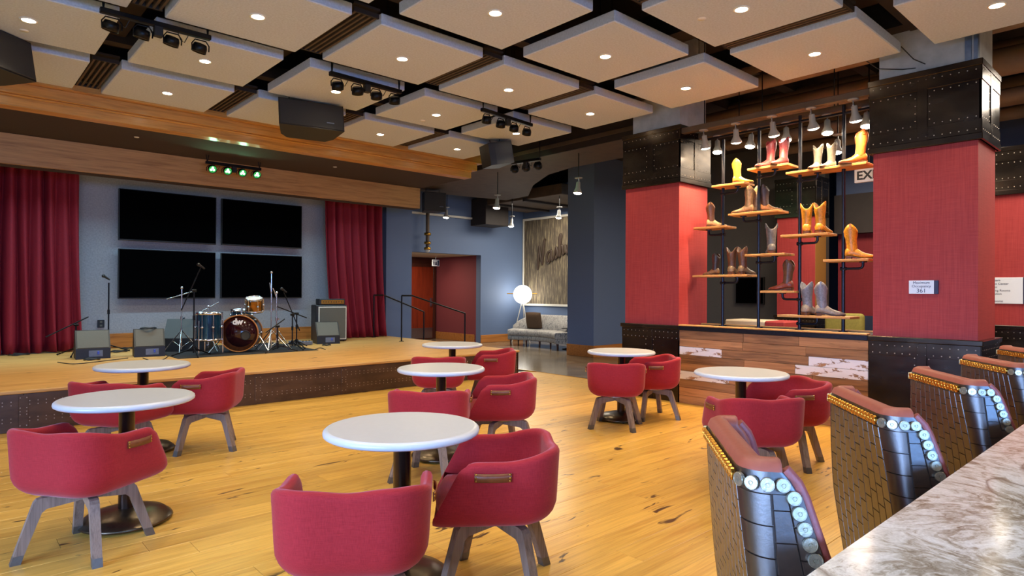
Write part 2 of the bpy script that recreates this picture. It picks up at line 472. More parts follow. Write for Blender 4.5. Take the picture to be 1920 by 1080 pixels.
# door at the end of the corridor
d1 = thing('door_1', 'reddish brown wooden door with metal kick plate', None, (0, 0, 0), kind='structure')
dx1 = at(816, 560, y=15.36).x; dx0 = dx1-1.0
MB().bb(dx0, dx1-.09, 15.34, 15.39, .01, 2.1, bev=.004).build('door_leaf', 'door_wood', d1)
MB().bb(dx1-.09, dx1, 15.33, 15.4, 0, 2.2, bev=.004).bb(dx0-.09, dx0, 15.33, 15.4, 0, 2.2, bev=.004).build('door_frame', 'brown_wood', d1)
MB().bb(dx0, dx1-.09, 15.33, 15.4, 2.1, 2.2, bev=.004).build('door_head', 'brown_wood', d1)
MB().bb(dx0+.03, dx1-.11, 15.332, 15.34, .03, .33).build('kick_plate', 'steel', d1)
MB().bb(dx1-.2, dx1-.14, 15.31, 15.34, .95, 1.2, bev=.004).cyl((dx1-.17, 15.27, 1.02), (dx1-.17, 15.33, 1.02), .012).build('door_handle', 'steel', d1)
# bulkhead panel with white edging on the back wall
pa, pb = at(773, 395, y=YB-.06), at(915, 411, y=YB-.06)
bk = thing('trim_4', 'pale blue-grey upper wall panel with white edging', None, kind='structure')
MB().bb(PX1+.01, pb.x, YB-.05, YB, pb.z, 4.6).build('panel', 'blue_wall', bk)
MB().bb(PX1+.01, pb.x+.03, YB-.09, YB-.001, pb.z-.05, pb.z, bev=.004).build('edging', 'white_trim', bk)
MB().bb(pb.x, pb.x+.05, YB-.09, YB-.001, pb.z, 4.6, bev=.004).build('edging', 'white_trim', bk)
# panel wall with the script sign
XP = 12.5
S(MB().bb(XP, XP+.2, 8.9, YB+.2, 0, 4.9).build('wall_lounge', 'blue_wall'), 'blue wall behind the sofa')
MB_p = thing('wall_panel', 'large brown streaked fabric wall panel above the sofa', 'wall panel', (XP, 0, 0))
MB().bb(-.04, -.002, 9.7, YB-.09, 1.06, 3.42).build('fabric', 'streaked_fabric', MB_p)
MB().bb(-.06, -.002, YB-.09, YB-.04, 1.0, 3.48, bev=.004).build('border_strip', 'white_trim', MB_p)
MB().bb(-.06, -.002, 9.7, YB-.09, 1.0, 1.06, bev=.004).build('border_strip', 'white_trim', MB_p)
MB().bb(-.06, -.002, 9.7, YB-.09, 3.42, 3.48, bev=.004).build('border_strip', 'white_trim', MB_p)
# blue column
bc = thing('pillar_lounge', 'square blue pillar with oak baseboard beside the lounge', 'pillar', kind='structure')
MB().bb(10.41, 11.6, 8.86, 9.62, 0, 4.6).build('shaft', 'blue_wall', bc)
MB().bb(10.385, 10.41, 8.835, 9.62, 0, .25, bev=.004).build('baseboard', 'base_oak', bc)
MB().bb(10.41, 11.6, 8.835, 8.86, 0, .25, bev=.004).build('baseboard', 'base_oak', bc)

# ------------------------------------------------------------------ riveted pillars
def pillar(name, label, x0, x1, y0, y1, conc, red='red_linen', zt=3.57, zb=2.83, zw=.985, detail=True, side=None):
    p = thing(name, label, 'pillar', (x0, (y0+y1)/2, 0), kind='structure')
    ox, oy = x0, (y0+y1)/2
    hx, hy = (x1-x0), (y1-y0)/2
    MB().bb(.03, hx-.03, -hy+.03, hy-.03, .2, 3.3).build('shaft', red, p)
    if side: MB().bb(.04, hx-.04, -hy+.024, -hy+.032, .9, 2.9).build('side_facing', side, p)
    if conc: MB().bb(.07, hx-.05, -hy+.05+conc[0], hy-conc[1], 3.2, 4.8).build('concrete_core', 'concrete', p)
    MB().bb(.012, hx-.012, -hy+.012, hy-.012, 0, zw-.02).build('wainscot_core', 'patina_metal', p)
    MB().bb(.012, hx-.012, -hy+.012, hy-.012, zb+.01, zt-.01).build('header_core', 'patina_metal', p)
    rv = MB()
    # wainscot: top cap, panels on the two faces in view
    MB().bb(-.02, hx+.02, -hy-.02, hy+.02, zw-.05, zw, bev=.006).build('wainscot_cap', 'patina_metal', p)
    for s0, s1 in ((-hy, -.002), (.002, hy)):
        MB().bb(0, .02, s0, s1, 0, zw-.05, bev=.003).build('wainscot_panel', 'patina_metal', p)
        MB().bb(0, .02, s0, s1, zb, zt, bev=.003).build('header_panel', 'patina_metal', p)
    MB().bb(0, hx, -hy, -hy+.02, 0, zw-.05, bev=.003).build('wainscot_panel', 'patina_metal', p)
    MB().bb(0, hx, -hy, -hy+.02, zb, zt, bev=.003).build('header_panel', 'patina_metal', p)
    if not detail: return p
    MB().bb(-.006, .01, -hy, hy, zw-.19, zw-.05, bev=.003).build('wainscot_band', 'patina_metal', p)
    MB().bb(0, hx, -hy-.006, -hy+.01, zw-.19, zw-.05, bev=.003).build('wainscot_band', 'patina_metal', p)
    MB().bb(-.008, .01, -.045, .045, .0, zw-.055, bev=.003).build('seam_strip', 'patina_metal', p)
    MB().bb(-.008, .01, -.045, .045, zb+.05, zt-.05, bev=.003).build('seam_strip', 'patina_metal', p)
    MB().bb(hx/2-.04, hx/2+.04, -hy-.008, -hy+.01, zb+.05, zt-.05, bev=.003).build('seam_strip', 'patina_metal', p)
    for zz in (zb, zt-.06):
        MB().bb(-.012, hx+.012, -hy-.012, hy+.012, zz, zz+.06, bev=.004).build('header_rim', 'patina_metal', p)
    for zz in (zb+.06, zt-.19):
        MB().bb(-.006, .01, -hy, hy, zz, zz+.13, bev=.003).build('header_band', 'patina_metal', p)
        MB().bb(0, hx, -hy-.006, -hy+.01, zz, zz+.13, bev=.003).build('header_band', 'patina_metal', p)
    nf = int(2*hy/.063); ns = int(hx/.063)
    for zz, k in ((zw-.09, 0), (zw-.165, 0), (zb+.095, 0), (zb+.215, 1), (zt-.095, 0), (zt-.215, 1)):
        for i in range(nf):
            yy = -hy+.04+i*(2*hy-.08)/(nf-1)
            rivet(rv, (-.006 if not k else 0, yy, zz), (-1, 0, 0), .007)
        for i in range(ns):
            xx = .04+i*(hx-.08)/(ns-1)
            rivet(rv, (xx, -hy-.006 if not k else -hy, zz), (0, -1, 0), .007)
    for z0, z1 in ((.1, zw-.2), (zb+.26, zt-.26)):
        n = int((z1-z0)/.063)
        for i in range(n+1):
            zz = z0+i*(z1-z0)/n
            for d in (-.06, .06): rivet(rv, (0, d, zz), (-1, 0, 0), .007)
            if z0 > 1:
                for d in (-.055, .055): rivet(rv, (hx/2+d, -hy, zz), (0, -1, 0), .007)
    tag(rv.build('rivets', 'rivet_steel', p), kind='stuff')
    return p
pillar('pillar', 'red pillar with riveted metal left of the boot display', XF, 7.78, 4.56, 5.475, (.0, .12))
pil = pillar('pillar', 'red pillar with riveted metal and occupancy sign, nearest the bar', XF, 7.78, 1.395, 2.335, (.0, .07))
MB().bb(.05, .12, -.38, -.33, 3.5, 4.8).bb(.05, .12, -.43, -.4, 3.5, 4.8).build('stud_channel', 'galvanised', pil)
pillar('pillar', 'red pillar with riveted metal and directory sign, far right', 10.4, 11.2, -.9, 2.25, None, red='red_linen', zt=3.35, zb=2.72, zw=1.0)
qa, qb = at(1453, 480, x=11.9), at(1530, 480, x=11.9)
pillar('pillar', 'red pillar with ochre side in the lobby behind the boots', 11.9, 12.45, qb.y, qa.y, None, side='ochre')

# ------------------------------------------------------------------ lobby behind the boot display
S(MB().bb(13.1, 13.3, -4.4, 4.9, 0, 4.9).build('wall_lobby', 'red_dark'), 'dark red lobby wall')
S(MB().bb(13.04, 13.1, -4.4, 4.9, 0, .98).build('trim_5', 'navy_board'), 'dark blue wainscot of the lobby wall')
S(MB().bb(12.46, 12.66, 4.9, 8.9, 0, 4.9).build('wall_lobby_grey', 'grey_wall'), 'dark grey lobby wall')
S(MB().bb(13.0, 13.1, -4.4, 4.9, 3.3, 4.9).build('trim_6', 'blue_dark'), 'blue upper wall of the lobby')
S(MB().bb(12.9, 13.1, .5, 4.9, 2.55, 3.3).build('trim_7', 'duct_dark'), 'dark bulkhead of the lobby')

# ------------------------------------------------------------------ outer shell outside the frame
S(MB().bb(-5.8, -5.7, -4.4, 13, 0, 4.9).build('wall_left', 'beige'), 'plain pale wall without window openings')  # solid wall; an added area light before it stands in for window daylight
S(MB().bb(-5.8, 16.5, -4.5, -4.4, 0, 4.9).build('wall_rear', 'beige'), 'pale wall behind the bar')
S(MB().bb(16.4, 16.5, -4.5, 16, 0, 4.9).build('wall_right', 'blue_dark'), 'far blue wall')
S(MB().bb(-5.8, 16.5, -4.5, 16, 4.8, 4.95).build('ceiling', 'ceiling_dark'), 'dark brown exposed ceiling slab')
# ------------------------------------------------------------------ reclaimed wood knee wall
kw = S(MB().bb(XF+.03, 7.76, 2.335, 4.56, 0, .93).build('wall_knee', 'duct_dark'), 'knee wall of reclaimed boards under the boot display')
RH = .1033
whites = []
for a, b, q in ((1280, 1353, 653), (1280, 1367, 703), (1516, 1634, 673), (1491, 1634, 693)):
    w0 = at(a, q, x=XF); w1 = at(b, q, x=XF)
    whites.append((int((w0.z+w1.z)/2/RH), min(w0.y, w1.y), max(w0.y, w1.y)))
for r in range(9):
    cuts = [2.337, 4.558]
    wr = [w for w in whites if w[0] == r]
    for w in wr:
        cuts += [c for c in (w[1], w[2]) if 2.45 < c < 4.45]
    cuts.sort(); full = [cuts[0]]
    for c in cuts[1:]:
        while c-full[-1] > 1.15: full.append(full[-1]+rng.uniform(.5, .95))
        full.append(c)
    for a, b in zip(full[:-1], full[1:]):
        if b-a < .03: continue
        mid = (a+b)/2; wh = any(w[1]-.02 < mid < w[2]+.02 for w in wr)
        d = rng.uniform(0, .008)
        MB().box((0, 0, 0), (.03, b-a-.003, RH-.003), bev=.002).build('wall_board', 'chipped_white' if wh else 'reclaimed', kw, (XF+.015-d, mid, r*RH+RH/2))
lg = thing('window_ledge', 'dark steel ledge with oak edging along the boot display', 'ledge', (XF, 3.447, .93))
MB().bb(-.03, .72, -1.108, 1.108, 0, .055, bev=.004).build('steel_cap', 'black_pipe', lg)
MB().bb(-.035, .06, -1.108, 1.108, .055, .072, bev=.003).build('oak_edging', 'shelf_oak', lg)
MB().bb(.5, .56, -1.108, 1.108, .055, .072, bev=.003).build('oak_edging', 'shelf_oak', lg)

# ------------------------------------------------------------------ pipe rack with boot shelves
XR, XA, XZ_ = 7.40, 7.26, 7.54
rk = thing('boot_display_rack', 'black pipe rack with staggered oak shelves holding boots', 'shelf rack', (XR, 3.44, .985))
O = Vector((XR, 3.44, .985))
PY = [4.16, 3.685, 3.19, 2.712]
for yy, zt in zip(PY, (3.36, 3.42, 3.47, 3.49)):
    mb = MB().cyl((0, yy-O.y, 0), (0, yy-O.y, zt-O.z), .019, n=12)
    mb.cyl((0, yy-O.y, 0), (0, yy-O.y, .012), .05, n=16)
    mb.build('pipe', 'black_pipe', rk)
MB().cyl((0, PY[0]-O.y+.3, 3.40-O.z), (0, PY[-1]-O.y-.4, 3.40-O.z), .017).build('rail', 'black_pipe', rk)
shelf_px = [((1334, 348), (1415, 340)), ((1401, 316), (1497, 318)), ((1473, 323), (1642, 318)), ((1300, 427), (1381, 426)),
            ((1365, 401), (1479, 396)), ((1463, 441), (1570, 441)), ((1396, 477), (1490, 476)), ((1298, 516), (1420, 518)),
            ((1543, 487), (1646, 488)), ((1425, 545), (1509, 549)), ((1457, 590), (1612, 593))]
SH = []
for a, b in shelf_px:
    p = at(*a, x=XA); q = at(*b, x=XZ_)
    z = p.z
    y0, y1 = max(q.y, 2.37), p.y
    SH.append((y0, y1, z))
    MB().box((0, 0, 0), (XZ_-XA, y1-y0, .026), bev=.003).build('shelf', 'shelf_oak', rk, (0, (y0+y1)/2-O.y, z-.013-O.z))
    # bracket: short pipe from the nearest upright, elbow up to the board
    ps = [w for w in PY if y0-.05 < w < y1+.05] or [min(PY, key=lambda w: abs(w-(y0+y1)/2))]
    for w in ps[:1]:
        d = -.2 if (w-y0) > (y1-w) else .2
        e = w+d
        pts = [(0, w-O.y, z-.10-O.z), (0, e-d*.2-O.y, z-.10-O.z), (0, e-d*.06-O.y, z-.092-O.z), (0, e-O.y, z-.07-O.z), (0, e-O.y, z-.027-O.z)]
        mb = MB().tube(pts, .014, 10).cyl((0, e-O.y, z-.036-O.z), (0, e-O.y, z-.027-O.z), .038, n=14)
        mb.cyl((0, w-.03-O.y, z-.10-O.z), (0, w+.03-O.y, z-.10-O.z), .021)
        mb.build('bracket', 'black_pipe', rk)

# ------------------------------------------------------------------ cowboy boots
def boot_meshes():
    """upper shaft, foot, sole, heel, pull strap: toe to +x, about .36 m tall"""
    n = 20; sh = MB(); vs = []; fs = []
    rings = [(-.022, .085, .052, .040), (-.026, .12, .052, .040), (-.03, .16, .050, .041), (-.034, .21, .055, .044), (-.037, .26, .062, .049), (-.038, .31, .066, .052), (-.038, .345, .068, .054)]
    prof = []
    for k, (cx, z, a, b) in enumerate(rings):
        for i in range(n):
            t = 2*PI*i/n
            zz = z
            w = k/(len(rings)-1)
            if k >= 4: zz = z - .055*(w-.55)/.45*max(0, abs(math.cos(t)))**2.2 + .018*(w-.55)/.45*abs(math.sin(t))**3
            vs.append((cx+a*math.cos(t)*(1+.03*math.sin(5*z*40)), b*math.sin(t), zz))
    m = len(rings)
    inner = []
    for i in range(n):
        v = vs[(m-1)*n+i]; inner.append((-.038+(v[0]+.038)*.9, v[1]*.88, v[2]-.002))
    vs += inner
    for i in range(n): vs.append((-.036+.055*math.cos(2*PI*i/n), .043*math.sin(2*PI*i/n), .22))
    for k in range(m+1):
        for i in range(n): fs.append((k*n+i, k*n+(i+1) % n, (k+1)*n+(i+1) % n, (k+1)*n+i))
    sh.add(vs, fs, True)
    ft = MB(); vs = []; fs = []
    # x, half width, bottom z, top z
    st = [(-.092, .006, .045, .075), (-.088, .026, .034, .10), (-.07, .036, .031, .125), (-.04, .039, .03, .138), (-.005, .037, .024, .132), (.03, .037, .016, .105), (.065, .043, .009, .078), (.10, .046, .007, .062), (.135, .041, .008, .052), (.165, .030, .011, .043), (.188, .016, .015, .034), (.196, .004, .019, .027)]
    for (x, w, b, t_) in st:
        for i in range(n):
            a = 2*PI*i/n; c, s_ = math.cos(a), math.sin(a)
            yy = w*math.copysign(abs(c)**.75, c); zc = (b+t_)/2; h = (t_-b)/2
            e = .55 if s_ < 0 else 1.0
            vs.append((x, yy*(1-.25*max(0, s_)), zc+h*math.copysign(abs(s_)**e, s_)))
    for k in range(len(st)-1):
        for i in range(n): fs.append((k*n+i, k*n+(i+1) % n, (k+1)*n+(i+1) % n, (k+1)*n+i))
    ft.add(vs, fs, True); ft.add(vs[:n], [tuple(range(n))]); ft.add(vs[-n:], [tuple(range(n))])
    so = MB()
    def outline(g):
        up = [(x, w+g) for x, w in ((-.03, .034), (.0, .033), (.03, .036), (.065, .043), (.10, .047), (.135, .043), (.165, .033), (.19, .018), (.2, .003))]
        return up
    up = outline(.003); pts = []
    zs = {-.03: .027, .0: .022, .03: .013, .065: .006, .10: .004, .135: .005, .165: .008, .19: .012, .2: .014}
    top = [Vector((x, w, zs[x]+.004)) for x, w in up]; bot = [Vector((x, w, zs[x]-.004)) for x, w in up]
    q = len(up)
    vs = top + [Vector((p.x, -p.y, p.z)) for p in top] + bot + [Vector((p.x, -p.y, p.z)) for p in bot]
    fs = []
    for i in range(q-1):
        fs += [(i, i+1, q+i+1, q+i), (2*q+i, 3*q+i, 3*q+i+1, 2*q+i+1), (i, 2*q+i, 2*q+i+1, i+1), (q+i, q+i+1, 3*q+i+1, 3*q+i)]
    fs += [(0, q, 3*q, 2*q), (q-1, 2*q-1+2*q-q+q, 0)] if False else [(0, q, 3*q, 2*q)]
    so.add(vs, fs)
    he = MB()
    a = [(-.094, -.02), (-.094, .02), (-.08, .036), (-.025, .036), (-.025, -.036), (-.08, -.036)]
    vs = [(x, yv, .034) for x, yv in a] + [(-.055+(x+.055)*.82, yv*.84, 0) for x, yv in a]
    he.add(vs, [tuple(range(6)), tuple(range(11, 5, -1))] + [(i, (i+1) % 6, 6+(i+1) % 6, 6+i) for i in range(6)])
    ps = MB()
    for sgn in (-1, 1):
        ps.box((-.038, sgn*.055, .335), (.022, .006, .06), bev=.002)
    return [x.mesh(nm) for x, nm in ((sh, 'shaft'), (ft, 'foot'), (so, 'sole'), (he, 'heel'), (ps, 'pull_strap'))]
BM = boot_meshes()
def leather(name, c, rough=.38):
    m, nt, b = mat(name)
    n = noise(nt, coords(nt, (1, 1, 1)), 26, 6, .65, 1.2); st = noise(nt, coords(nt, (40, 40, 14)), 1, 2, .5, 3)
    col = srgb(c)
    k = ramp(nt, n, [(.3, tuple(x*.55 for x in col[:3])), (.6, col[:3]), (.8, tuple(min(1, x*1.25) for x in col[:3]))])
    k = mix(nt, .35, k, ramp(nt, st, [(.45, (.5, .45, .4)), (.5, (1, 1, 1))]), 'MULTIPLY')
    L(nt, k, b.inputs['Base Color']); b.inputs['Roughness'].default_value = rough
    bump(nt, b, st, .25, .003); M[name] = m
LC = {'mustard': (206, 142, 42), 'rose': (168, 70, 72), 'grey': (96, 94, 88), 'rust': (190, 100, 44), 'tan': (176, 130, 78), 'cream': (200, 172, 124), 'taupe': (140, 116, 84), 'brown': (112, 74, 48), 'dark': (72, 56, 48), 'gold': (214, 146, 40), 'oxblood': (150, 66, 42), 'silver': (138, 136, 142), 'pewter': (116, 112, 110), 'sand': (160, 146, 128)}
for k_, c_ in LC.items(): leather('leather_'+k_, c_)
simple('sole_brown', (86, 52, 32), .5)
def boot(label, px, si, az, sc, shaft, foot, dx=0.0):
    y0, y1, z = SH[si]
    p = at(px, 400, x=XR+dx)
    t = thing('cowboy_boot', label, 'boot', (XR+dx, p.y, z+.0005), R(az), 'boots on the pipe rack')
    t.scale = (sc, sc*1.22, sc)
    for me, nm, mm in zip(BM, ('shaft', 'foot', 'sole', 'heel', 'pull_strap'), ('leather_'+shaft, 'leather_'+foot, 'sole_brown', 'sole_brown', 'leather_'+shaft)):
        o = link(nm, me, t)
        if not me.materials: me.materials.append(M[mm])
        o.material_slots[0].link = 'OBJECT'; o.material_slots[0].material = M[mm]
boot('glowing mustard leather boot alone on the upper left shelf', 1386, 0, -70, .86, 'mustard', 'mustard')
boot('rose red boot, left one of the pair on the upper middle shelf', 1441, 1, 150, .92, 'rose', 'rose')
boot('rose red boot, right one of the pair on the upper middle shelf', 1466, 1, 165, .92, 'rose', 'rose')
boot('grey snakeskin boot, left one of the pair on the top right shelf', 1531, 2, 175, .82, 'grey', 'sand')
boot('grey snakeskin boot, right one of the pair on the top right shelf', 1556, 2, 165, .82, 'grey', 'sand')
boot('rust orange boot at the right end of the top right shelf', 1608, 2, 130, 1.0, 'rust', 'rust', -.05)
boot('tan and brown boot alone on the small far left shelf', 1337, 3, -60, .88, 'brown', 'cream')
boot('taupe suede boot, left one of three on the same shelf', 1400, 4, 110, .92, 'taupe', 'taupe', -.02)
boot('cream boot, middle one of three on the same shelf', 1416, 4, 120, .95, 'cream', 'cream', .085)
boot('two-tone boot with dark shaft and tan foot, right one of three', 1438, 4, -75, .92, 'dark', 'tan', .07)
boot('golden tan boot seen from behind, left one of its pair', 1513, 5, 20, .98, 'gold', 'gold')
boot('golden tan boot seen from behind, right one of its pair', 1541, 5, -10, .98, 'gold', 'gold')
boot('pewter grey boot alone on the middle shelf', 1446, 6, 30, 1.0, 'pewter', 'pewter')
boot('short boot with dark shaft and tan foot, toe pointing left', 1339, 7, 95, .78, 'dark', 'tan', .09)
boot('brown boot with wing top, left one of its pair', 1374, 7, 10, .95, 'brown', 'taupe')
boot('brown boot with wing top, right one of its pair', 1396, 7, -15, .95, 'brown', 'taupe')
boot('yellow tan boot alone on the right shelf by the pillar', 1603, 8, -75, 1.05, 'gold', 'gold')
boot('brown boot with red foot alone on its shelf, toe pointing left', 1473, 9, 95, 1.0, 'brown', 'oxblood')
boot('silver grey stitched boot, left one on the lowest shelf', 1518, 10, -20, 1.05, 'silver', 'sand')
boot('silver grey stitched boot, right one on the lowest shelf, toe pointing right', 1547, 10, -70, 1.05, 'silver', 'sand', -.07)

# ------------------------------------------------------------------ spot lamps over the boots
emit('bulb_warm', (255, 240, 214), 24.0)
simple('lamp_white', (150, 148, 142), .35, var=.03)
def spot_meshes():
    c = MB().lathe([(.0001, 0), (.055, 0), (.055, -.012), (.0001, -.014)], n=24).mesh('canopy')
    s = MB().cyl((0, 0, -.012), (0, 0, -.055), .008).sph((0, 0, -.06), .014, 10, 6).mesh('knuckle')
    b = MB().lathe([(.0001, -.065), (.026, -.068), (.03, -.075), (.034, -.15), (.04, -.165), (.062, -.21), (.064, -.228), (.056, -.228), (.054, -.215), (.03, -.18), (.0001, -.178)], n=24).mesh('housing')
    e = MB().lathe([(.0001, -.246), (.03, -.243), (.05, -.235), (.058, -.226), (.055, -.214), (.0001, -.214)], n=24).mesh('bulb')
    c.materials.append(M['lamp_white']); s.materials.append(M['steel']); b.materials.append(M['lamp_white']); e.materials.append(M['bulb_warm'])
    return c, s, b, e
SPM = spot_meshes()
def spot_lamp(name, label, p, group, tilt=(0, 0), power=30, stem=0.0, sc=1.0, ang=80, col=(1, .66, .36)):
    t = thing(name, label, 'lamp', p, 0, group); t.scale = (sc,)*3
    if stem:
        MB().cyl((0, 0, 0), (0, 0, stem/sc), .007).build('stem', 'black_metal', t)
    for me, nm in zip(SPM, ('canopy', 'knuckle', 'housing', 'bulb')):
        o = link(nm, me, t)
        if nm in ('housing', 'bulb'): o.rotation_euler = (tilt[0], tilt[1], 0)
    if power:
        l = bpy.data.lights.new('lamp_glow', 'SPOT'); l.energy = power; l.spot_size = R(ang); l.spot_blend = .7; l.color = col; l.shadow_soft_size = .05
        o = bpy.data.objects.new('lamp_glow', l); COL.objects.link(o); o.parent = t
        o.location = (-.245*math.sin(tilt[1]), .245*math.sin(tilt[0]), -.25); o.rotation_euler = (tilt[0], tilt[1], 0)
    return t
tr = thing('lamp_rail', 'dark steel rail carrying the front row of spot lamps', 'rail', (7.10, 3.45, 3.45))
MB().bb(-.04, .04, -1.11, 1.11, 0, .07, bev=.004).build('channel', 'duct_brown', tr)
for yy in (-.75, .05, .8): MB().cyl((0, yy, .07), (0, yy, 1.35), .006).build('hanger_rod', 'black_metal', tr)
tr2 = thing('lamp_rail', 'dark steel rail carrying the rear row of spot lamps', 'rail', (7.50, 3.45, 3.45))
MB().bb(-.04, .04, -1.11, 1.11, 0, .07, bev=.004).build('channel', 'duct_brown', tr2)
for yy in (-.6, .55): MB().cyl((0, yy, .07), (0, yy, 1.35), .006).build('hanger_rod', 'black_metal', tr2)
for i, yy in enumerate((4.26, 3.83, 3.385, 2.945, 2.51)):
    spot_lamp('spot_lamp', 'white spot lamp in the front row over the boots, %s from the left' % ORD[i], (7.10, yy, 3.449), 'spot lamps over the boots', (R(rng.uniform(-6, 6)), R(-14)), 60, ang=125)
for i, yy in enumerate((4.30, 3.83, 3.40, 2.93, 2.51)):
    spot_lamp('spot_lamp', 'white spot lamp in the rear row over the boots, %s from the left' % ORD[i], (7.50, yy, 3.449), 'spot lamps over the boots', (R(rng.uniform(-6, 6)), R(10)), 36, ang=125)

p6 = at(1571, 252, x=8.1)
spot_lamp('spot_lamp', 'white spot lamp hanging lower behind the two rows over the boots', tuple(p6), 'spot lamps over the boots', (0, R(8)), 25, stem=1.6)
# ------------------------------------------------------------------ suspended acoustic panels with downlights
ZC = 3.75; HC = ZC-EYE
emit('downlight_lens', (255, 238, 206), 22.0)
cs = .497*HC; ct = .105
cm = MB().box((0, 0, ct/2), (cs, cs, ct), bev=.008).mesh('panel'); cm.materials.append(M['felt'])
dm = MB().lathe([(.066, 0), (.066, -.006), (.052, -.008), (.05, .0)], n=24).mesh('downlight'); dm.materials.append(M['white_gloss'])
lm = MB().lathe([(.0001, -.004), (.05, -.003), (.05, .0)], n=24).mesh('lens'); lm.materials.append(M['downlight_lens'])
DL = 34
for k in range(5):
    for j in range(6):
        cx, cy = (.245+.6175*k)*HC, (.495+.616*j)*HC
        t = thing('acoustic_ceiling_panel', 'square grey felt ceiling panel, %s row from the stage, %s from the pillar side' % (ORD[5-j], ORD[4-k]), 'ceiling panel', (cx, cy, ZC), 0, 'suspended ceiling panels')
        link('panel', cm, t)
        d = link('downlight', dm, t); link('lens', lm, d)
        for w in ((-.42, -.42), (.42, .42)):
            MB().cyl((w[0], w[1], ct), (w[0], w[1], 1.05), .003, n=6).build('hanger_wire', 'black_metal', t)
        l = bpy.data.lights.new('downlight_beam', 'SPOT'); l.energy = DL; l.spot_size = R(115); l.spot_blend = .85
        l.color = (1, .84, .60); l.shadow_soft_size = .06
        o = bpy.data.objects.new('downlight_beam', l); COL.objects.link(o); o.parent = t; o.location = (0, 0, -.03)
# small white discs in some panels (sprinkler covers)
for lab, px, py in (('small white sprinkler disc in a ceiling panel at the upper left', 45, 57), ('small white sprinkler disc in a ceiling panel at the upper right', 1316, 35), ('small white sprinkler disc in a ceiling panel near the stage', 793, 226)):
    p = at(px, py, z=ZC); tag(MB().lathe([(.0001, -.006), (.034, -.005), (.036, .0)], n=20).build('sprinkler_cover', 'white_gloss', None, p), lab, 'sprinkler cover')
for lab, px in (('small white sprinkler disc on the dark soffit, left', 256), ('small white sprinkler disc on the dark soffit, right', 628)):
    p = at(px, 257 if px < 300 else 313, z=3.475); tag(MB().lathe([(.0001, -.006), (.03, -.005), (.032, .0)], n=20).build('sprinkler_cover', 'white_trim', None, p), lab, 'sprinkler cover')
# linear air grilles in the gaps
for j in (5, 3, 1):
    for k in range(4):
        cx, cy = (.245+.6175*(k+.5))*HC, (.495+.616*j)*HC
        t = thing('air_grille', 'dark slatted air grille between ceiling panels, %s row from stage, %s from pillars' % (ORD[5-j], ORD[3-k]), 'air grille', (cx, cy, ZC+.06), 0, 'air grilles between ceiling panels')
        for q in range(5):
            MB().box((-.1+.05*q, 0, 0), (.022, cs*.97, .03), bev=.003).build('slat', 'duct_brown', t)
        for s_ in (-1, 1): MB().box((0, s_*cs*.485, .005), (.24, .02, .04)).build('end_plate', 'duct_dark', t)
        MB().box((0, 0, .06), (.25, cs, .02)).build('plenum', 'duct_dark', t)
simple('pipe_brown', (128, 104, 80), .6, var=.15, scale=4)
# joists, ducts and pipes of the open ceiling
ce = bpy.data.objects['ceiling']
for k in range(-1, 5):
    cx = (.245+.6175*(k+.5))*HC
    MB().bb(cx-.13, cx+.13, -2, 9.0, 4.02, 4.3).build('joist', 'ceiling_dark', ce)
for j in range(-1, 6):
    cy = (.495+.616*(j+.5))*HC
    MB().bb(-3, 6.95, cy-.07, cy+.07, 3.95, 4.1).build('joist', 'ceiling_dark', ce)
for x, z, r_ in ((8.05, 4.2, .10), (8.5, 4.42, .06), (8.95, 4.05, .16), (9.5, 4.35, .12), (10.1, 3.95, .09), (10.9, 4.2, .2), (11.8, 4.1, .1)):
    MB().cyl((x, -4, z), (x, 5.6, z), r_, n=16).build('ceiling_pipe', 'pipe_brown', ce)
for y_, z in ((.2, 4.5), (1.9, 4.5), (3.1, 4.48), (4.2, 4.5)):
    MB().bb(7.8, 13, y_-.08, y_+.08, z-.1, z+.2).build('joist', 'duct_dark', ce)
dk = thing('air_duct', 'wide brown air duct bending away under the dark ceiling', 'air duct', (7.6, 5.6, 3.70))
MB().prism([(0, 0), (1.05, 0), (1.05, 2.3), (1.25, 3.1), (1.9, 4.2), (2.9, 5.4), (3.0, 6.3), (1.6, 6.55), (.2, 6.6), (0, 5.5)], 0, .6).build('body', 'duct_brown', dk)
MB().bb(-.03, .0, 0, 5.4, .0, .62).build('front_skin', 'duct_dark', dk)
MB().bb(-.05, 0, 0, 5.5, .1, .16).build('flange', 'duct_brown', dk)
d2 = thing('air_duct', 'dark boxed duct in the corner above the lounge', 'air duct', (9.6, 11.9, 3.1))
MB().bb(.95, 1.75, .75, 1.38, 0.05, .75, bev=.01).build('drop_box', 'duct_dark', d2)
MB().bb(1.0, 2.86, -1.9, 1.2, .55, .8, bev=.01).build('body', 'duct_brown', d2)
MB().bb(.95, 2.86, -.75, -.65, .5, .58).build('angle_rail', 'duct_dark', d2)
MB().bb(.95, 2.86, .3, .4, .5, .58).build('angle_rail', 'duct_dark', d2)
S(MB().bb(8.7, 16.4, 5.2, 13.3, 4.35, 4.5).build('ceiling_lounge', 'ceiling_dark'), 'black painted ceiling over the lounge')
